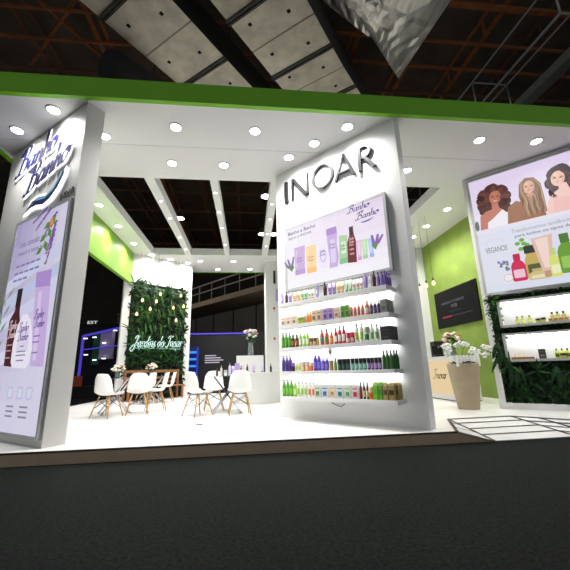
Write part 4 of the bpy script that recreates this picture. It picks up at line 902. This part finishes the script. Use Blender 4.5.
# ================================================================== FURNITURE
def make_chair(label):
    t=thing('shell_chair',label,'chair',(0,0,0),0,'white shell chairs')
    prof=[(-.22,.425,.19),(-.20,.447,.215),(-.12,.442,.232),(0,.43,.238),(.10,.432,.236),(.165,.462,.232),(.205,.53,.226),(.23,.63,.216),(.25,.73,.198),(.266,.81,.172),(.272,.86,.13)]
    n=12; vs=[]; fs=[]
    for i,(y,z,w) in enumerate(prof):
        back=max(0,min(1,(i-3)/4)); 
        for j in range(n+1):
            s_=-1+2*j/n; lift=abs(s_)**2.4
            x=w*s_; yy_=y-back*.075*lift; zz=z+(1-back)*.055*lift*(1 if i>0 else .5)+back*.01*lift-(.03*lift*back if i>8 else 0)
            vs.append((x,yy_,zz))
    k=len(prof)
    for i in range(k-1):
        for j in range(n): a=i*(n+1)+j; fs.append((a,a+1,a+n+2,a+n+1))
    o=B(SHELL).raw(vs,fs,True).build('seat_shell',t)
    md=o.modifiers.new('thickness','SOLIDIFY'); md.thickness=.009; md.offset=0
    for sx in (-1,1):
        for sy in (-1,1):
            B(WOOD).tube([(sx*.12,sy*.10,.415),(sx*.175,sy*.165,.2),(sx*.215,sy*.215,0)],.016,8,.010).build('leg',t)
    b=B(DARK)
    for sx in (-1,1):
        b.tube([(sx*.12,-.10,.40),(sx*.12,.10,.40)],.006,5); b.tube([(sx*.135,-.12,.37),(-sx*.18,-.17,.18)],.005,5); b.tube([(sx*.135,.12,.37),(-sx*.18,.17,.18)],.005,5); b.tube([(sx*.135,-.12,.37),(sx*.18,.17,.18)],.005,5); b.tube([(sx*.135,.12,.37),(sx*.18,-.17,.18)],.005,5)
    b.tube([(-.12,-.1,.4),(.12,.1,.4)],.006,5).tube([(-.12,.1,.4),(.12,-.1,.4)],.006,5)
    b.build('wire_brace',t); return t
c0=None
# local front of a chair is -y; rz turns it
for x,y,rz,l in ((-2.84,7.62,pi-.38,'back turned, nearest at the left table'),(-2.38,8.06,pi+.25,'back turned, between the nearest chair and the side-on chair'),(-2.14,8.6,-pi/2+.35-pi*0,'seen side-on, right end of the left table'),
                 (-2.9,10.5,-pi/2-.3,'farther back, left one by the rear table'),(-2.45,11.0,-pi/2+.1,'farther back, right one by the rear table'),
                 (-1.0,7.3,pi/2+.75,'left end of the right glass table'),(-.78,8.3,.15,'behind the right glass table, facing out'),(-.17,7.25,pi+.1,'back turned, right end of the right glass table')):
    lab='white shell chair, '+l
    if c0 is None: c0=make_chair(lab); c0.location=(x,y,0); c0.rotation_euler=(0,0,rz)
    else: dup(c0,(x,y,0),rz,lab)
def make_table(label,loc,rz,w=.8,d=.8):
    t=thing('glass_table',label,'table',loc,rz,'glass tables on crossed chrome legs')
    B(GLASS).box(-w/2,w/2,-d/2,d/2,.74,.75).build('glass_top',t)
    b=B(CHROME)
    for s_ in (-1,1):
        y=s_*.22
        b.bar((-.28,y,0.01),(.28,y,.735),.05,.03); b.bar((.28,y,0.01),(-.28,y,.735),.05,.03)
    b.bar((-.28,-.22,.735),(-.28,.22,.735),.02).bar((.28,-.22,.735),(.28,.22,.735),.02).bar((0,-.22,.37),(0,.22,.37),.02)
    b.build('crossed_legs',t); 
    for sx in (-1,1):
        for sy in (-1,1): B(DARK).box(sx*.28-.03,sx*.28+.03,sy*.22-.02,sy*.22+.02,0,.012).build('foot_pad',t)
    return t
tb1=make_table('right glass table on crossed chrome legs beside the round bar',(-.45,7.76,0),.1,.82,.66)
dup(tb1,(-2.98,8.42,0),.5,'left glass table on crossed chrome legs near the left wall')
dup(tb1,(-2.95,11.1,0),.66,'rear glass table before the wooden bench')
bn=thing('wooden_bench','brown wooden bench with slatted back under the plant panel','bench',fr(P0,PT,1.1,-.42,0),PT)
B(BROWNW).box(-.95,.95,-.22,.22,.40,.44).build('seat',bn)
B(BROWNW).box(-.95,.95,.2,.235,.86,.95).box(-.95,.95,.2,.235,.66,.74).box(-.95,.95,.2,.235,.52,.58).build('backrest',bn)
for sx in (-.9,.9):
    for sy,hh in ((-.19,.40),(.2,.95)): B(BROWNW).box(sx-.03,sx+.03,sy-.03,sy+.03,0,hh).build('leg',bn)

# flowers
PINK=flat((222,160,170)); CREAM=flat((232,220,190)); MAG=flat((176,60,90)); WFL=flat((240,240,236)); STEMG=flat((60,110,50))
def bouquet(name,label,loc,vr_,vh,R_,zc,cols,n=26,vm=None,white_vase=False,leafy=24):
    t=thing(name,label,'flowers',loc)
    B(vm or GLASS).lathe([(vr_*.8,0),(vr_,.01),(vr_*.9,vh*.5),(vr_*.75,vh*.8),(vr_,vh),(vr_*.9,vh),(vr_*.66,vh*.8),(vr_*.8,vh*.5),(vr_*.85,.02)],seg=14).build('vase',t)
    b=B(STEMG)
    for i in range(9):
        a=2*pi*i/9; b.tube([(vr_*.3*cos(a),vr_*.3*sin(a),.03),(vr_*.5*cos(a+.6),vr_*.5*sin(a+.6),vh),(R_*.5*cos(a+.6),R_*.5*sin(a+.6),zc)],.005,4)
    b.build('stems',t)
    b=MB()
    for i in range(leafy):
        a=random.uniform(0,2*pi); e=random.uniform(-.6,.7); b.use(random.choice(LF)); d=Vector((cos(a),sin(a),e)); leaf(b,Vector((0,0,zc-R_*.3))+d*R_*.3,d,(-sin(a)*.2,cos(a)*.2,1),R_*random.uniform(.7,1.1),R_*.28)
    b.build('leaves',t)
    b=MB()
    for i in range(n):
        a=random.uniform(0,2*pi); ph=math.acos(random.uniform(-.35,1)); p=(R_*.85*sin(ph)*cos(a),R_*.85*sin(ph)*sin(a),zc+R_*.75*cos(ph)); r=R_*random.uniform(.15,.27)
        b.use(random.choice(cols)); b.ball(p,r,7,4,.8)
        for k in range(5): a2=2*pi*k/5; b.ball((p[0]+r*.8*cos(a2),p[1]+r*.8*sin(a2),p[2]+r*.1),r*.5,5,3,.6)
    b.build('blossoms',t); return t
bouquet('flower_vase','round bouquet of cream and pink roses on the left glass table',(-2.98,8.42,.7502),.06,.14,.15,.21,[PINK,CREAM,WFL])
bouquet('flower_vase','small pale bouquet on the rear glass table',(-2.95,11.1,.7502),.06,.15,.16,.26,[CREAM,WFL,PINK])
bouquet('flower_vase','tall clear vase with lilies and pink flowers on the white bar block',(.05,10.2,1.2905),.09,.42,.26,.62,[PINK,WFL,CREAM],22,leafy=34)
bouquet('flower_vase','bright mixed bouquet on the end of the reception counter',(5.15,8.2,1.0705),.07,.2,.22,.42,[MAG,CREAM,PINK,CREAM],26,leafy=36)

# round white bar and block
bar=thing('round_bar','low round white bar counter beside the middle wall','counter',(.25,9.9,0))
B(WHITE).lathe([(.64,0),(.66,.02),(.66,.76),(.68,.765),(.68,.79)],seg=48).build('drum',bar)
tag(B(WHITE).box(-.4,.43,10.59,11.0,0,1.29).build('bar_block'),'tall white block behind the round bar','counter') if False else None
blk=B(WHITE).box(-.40,.42,-.2,.2,0,1.29).build('display_block',None,(.05,10.8,0),0); tag(blk,'tall white block behind the round bar, carrying the tall vase','plinth')
for o_ in bpy.data.objects:
    if o_.get('label')=='tall clear vase with lilies and pink flowers on the white bar block': o_.location=(.08,10.8,1.2905)
def small(kind,x,y,z,w,h,col,cap,desc): product(kind,0,z,w,h,col,cap,desc,'',KN[kind],None,0,None,((x,y),0))
small('slim',-.02,9.5,.79,.06,.22,(50,40,36),BLK,'dark bottle on the left of the round bar')
small('slim',.62,9.55,.79,.06,.22,(50,40,36),BLK,'dark bottle on the right of the round bar')
for i,(x,c,k,l) in enumerate(((-.25,(176,150,206),'tube','lilac tube standing on the left rim of the round bar'),(-.14,(206,170,196),'tube','pink tube standing behind the dark bottle on the round bar'),(.16,(196,176,216),'tube','lilac tube in the middle of the round bar'),(.38,(214,206,226),'tube','pale tube beside the right dark bottle on the round bar'))):
    small(k,x,9.62,.79,.08,.2,c,(150,120,190),l)
for x,y,k,w,h,c,cp,l in ((-.66,7.62,'slim',.05,.16,(70,60,54),BLK,'small dark bottle at the left of the right glass table'),(-.58,7.75,'slim',.05,.22,(210,200,190),(150,140,130),'beige bottle on the right glass table'),(-.48,7.6,'jar',.07,.12,(226,226,226),(180,180,180),'white jar on the right glass table'),(-.40,7.8,'pump',.06,.28,(196,196,206),(120,110,120),'tall pump bottle on the right glass table'),(-.32,7.62,'tube',.07,.2,(170,146,196),(120,96,160),'purple tube on the right glass table'),(-.24,7.78,'box',.1,.26,(160,150,190),(100,90,140),'purple carton on the right glass table'),(-.15,7.6,'slim',.05,.2,(90,70,60),BLK,'brown bottle at the right of the right glass table')):
    small(k,x,y,.7502,w,h,c,cp,l)
tag(B(flat((40,36,34))).lathe([(.06,0),(.055,.006)],seg=16).build('floor_outlet',None,(-.8,6.13,.0),0),'small round dark outlet in the white floor','floor outlet')

# reception counter
rc=thing('reception_counter','white reception counter with a warm lit front panel','counter')
B(WHITE).box(4.95,5.55,7.95,9.2,.02,1.04).build('body',rc); B(WHITE).box(4.92,5.58,7.92,9.23,1.04,1.07).build('top',rc)
B(lit((250,222,172),.80)).box(4.94,4.949,8.12,9.12,.14,.97).build('lit_panel',rc); B(DARK).box(4.96,5.54,7.96,9.19,0,.02).build('plinth',rc)
b=B(flat((40,36,30))); b.M=Matrix.Translation((4.935,8.95,0))@Matrix.Rotation(-pi/2,4,'Z'); write_pen(b,'Inoar',.02,.52,.62,.11,0,.012,.003); b.M=None; b.build('script_lettering',rc)
cf=thing('coffee_machine','black coffee machine on the reception counter','coffee machine',(5.2,9.0,1.0705),-.2)
B(DARK).box(-.14,.14,-.15,.15,0,.06).box(-.14,.14,.03,.15,.06,.42).box(-.14,.14,-.15,.15,.30,.42).build('body',cf); B(STEEL).tube([(0,-.08,.3),(0,-.08,.24)],.025,10).build('spout',cf); B(STEEL).box(-.11,.11,-.14,.02,.06,.066).build('drip_tray',cf)
tl_=B(mat('pale_blue_plastic',(176,196,206),.3)).box(-.12,.12,-.09,.09,0,.15).box(-.125,.125,-.095,.095,.15,.17).build('storage_tub',None,(5.3,8.6,1.0705),.1); tag(tl_,'pale blue plastic tub beside the coffee machine','tub')

# television
tv=thing('television','black wall television with a network message','television',(6.22,0,0))
B(mat('tv_black',(5,5,6),.5,spec=.2)).box(0,.04,8.43,10.56,2.0,3.16).build('bezel',tv)
scr=B(mat('tv_screen',(4,4,5),.4,spec=.12)).box(-.003,0,8.46,10.53,2.03,3.13); scr.build('screen',tv)
b=B(lit((150,150,176),.55)); b.M=Matrix.Translation((-.008,10.2,0))@Matrix.Rotation(-pi/2,4,'Z'); text(b,'VERIFIQUE A CONEXÃO',0,1.18,2.70,2.80,0); text(b,'WEB',.5,.82,2.56,2.66,0); b.use(lit((190,40,90),.7)).poly([(.0,2.29),(.5,2.29),(.5,2.34),(0,2.34)],0); b.use(lit((90,90,120),.4)).poly([(.55,2.30),(1.5,2.30),(1.5,2.325),(.55,2.325)],0).poly([(.4,2.45),(1.0,2.45),(1.0,2.465),(.4,2.465)],0); b.M=None; b.build('screen_message',tv)
B(STEEL).box(.038,.05,9.2,9.8,2.3,2.9).build('bracket',tv)
b=B(lit((255,96,40),2.0))
# planter with orchids
pt=thing('floor_planter','tall beige tapered planter with white orchids beside the counter','planter',(4.35,6.68,0))
potm=mat('beige_ribbed_pot',(166,150,124),.65,noise=.08,nscale=4)
prof=[(.19,0)]
for i in range(22):
    z=.02+i*.038; r=.195+.105*(z/.86); prof+= [(r,z),(r+.004,z+.019)]
prof+=[(.305,.86),(.285,.87),(.27,.80)]
B(potm).lathe(prof,seg=32).build('pot',pt)
B(flat((50,40,30))).lathe([(.27,.79),(.01,.80)],seg=24).build('soil',pt)
b=B(flat((236,234,230)))
for i in range(7):
    x=-.24+i*.075; b.box(x-.028,x+.028,-.22,-.21,.82,1.02).poly([(x-.028,1.02),(x+.028,1.02),(x,1.045)],-.22,-.21)
b.box(-.27,.24,-.209,-.20,.88,.91).box(-.27,.24,-.209,-.20,.96,.99); b.build('picket_border',pt)
b=B(STEMG); bl=B(WFL)
def orchid(p,s_=.055):
    p=Vector(p)
    for k in range(5):
        a=2*pi*k/5+random.random(); bl.ball(p+Vector((cos(a)*s_*.8,0,sin(a)*s_*.6)),s_*.62,7,4,.7)
random.seed(3)
for pts in ([(-.05,0,.8),(-.15,-.05,1.1),(-.3,-.1,1.2)],[(0,0,.8),(0,-.05,1.12),(.1,-.1,1.22)],[(.05,0,.8),(.15,-.05,1.05),(.32,-.1,1.12)],[(.05,0,.8),(.3,0,1.1),(.5,-.05,1.17)]):
    q_=spline([(p[0],p[2]) for p in pts],5); b.tube([(x,pts[1][1],z) for x,z in q_],.006,5)
for x,z in ((-.42,1.22),(-.34,1.15),(-.30,1.24),(-.36,1.06),(-.05,1.28),(.03,1.26),(.10,1.25),(-.12,1.24),(.16,1.1),(.22,1.16),(.28,1.08),(.34,1.10),(.42,1.02),(.5,1.05),(.60,1.15),(.54,1.17),(.49,1.2)): orchid((x,-.1+random.uniform(-.05,.05),z))
b.build('stems',pt); bl.build('orchid_blossoms',pt)
b=MB()
for i in range(26): a=random.uniform(0,2*pi); b.use(random.choice(LF)); leaf(b,(0.1*cos(a),.1*sin(a),.8),(cos(a),sin(a),.5),(0,0,1),random.uniform(.18,.3),.09)
b.build('leaves',pt)
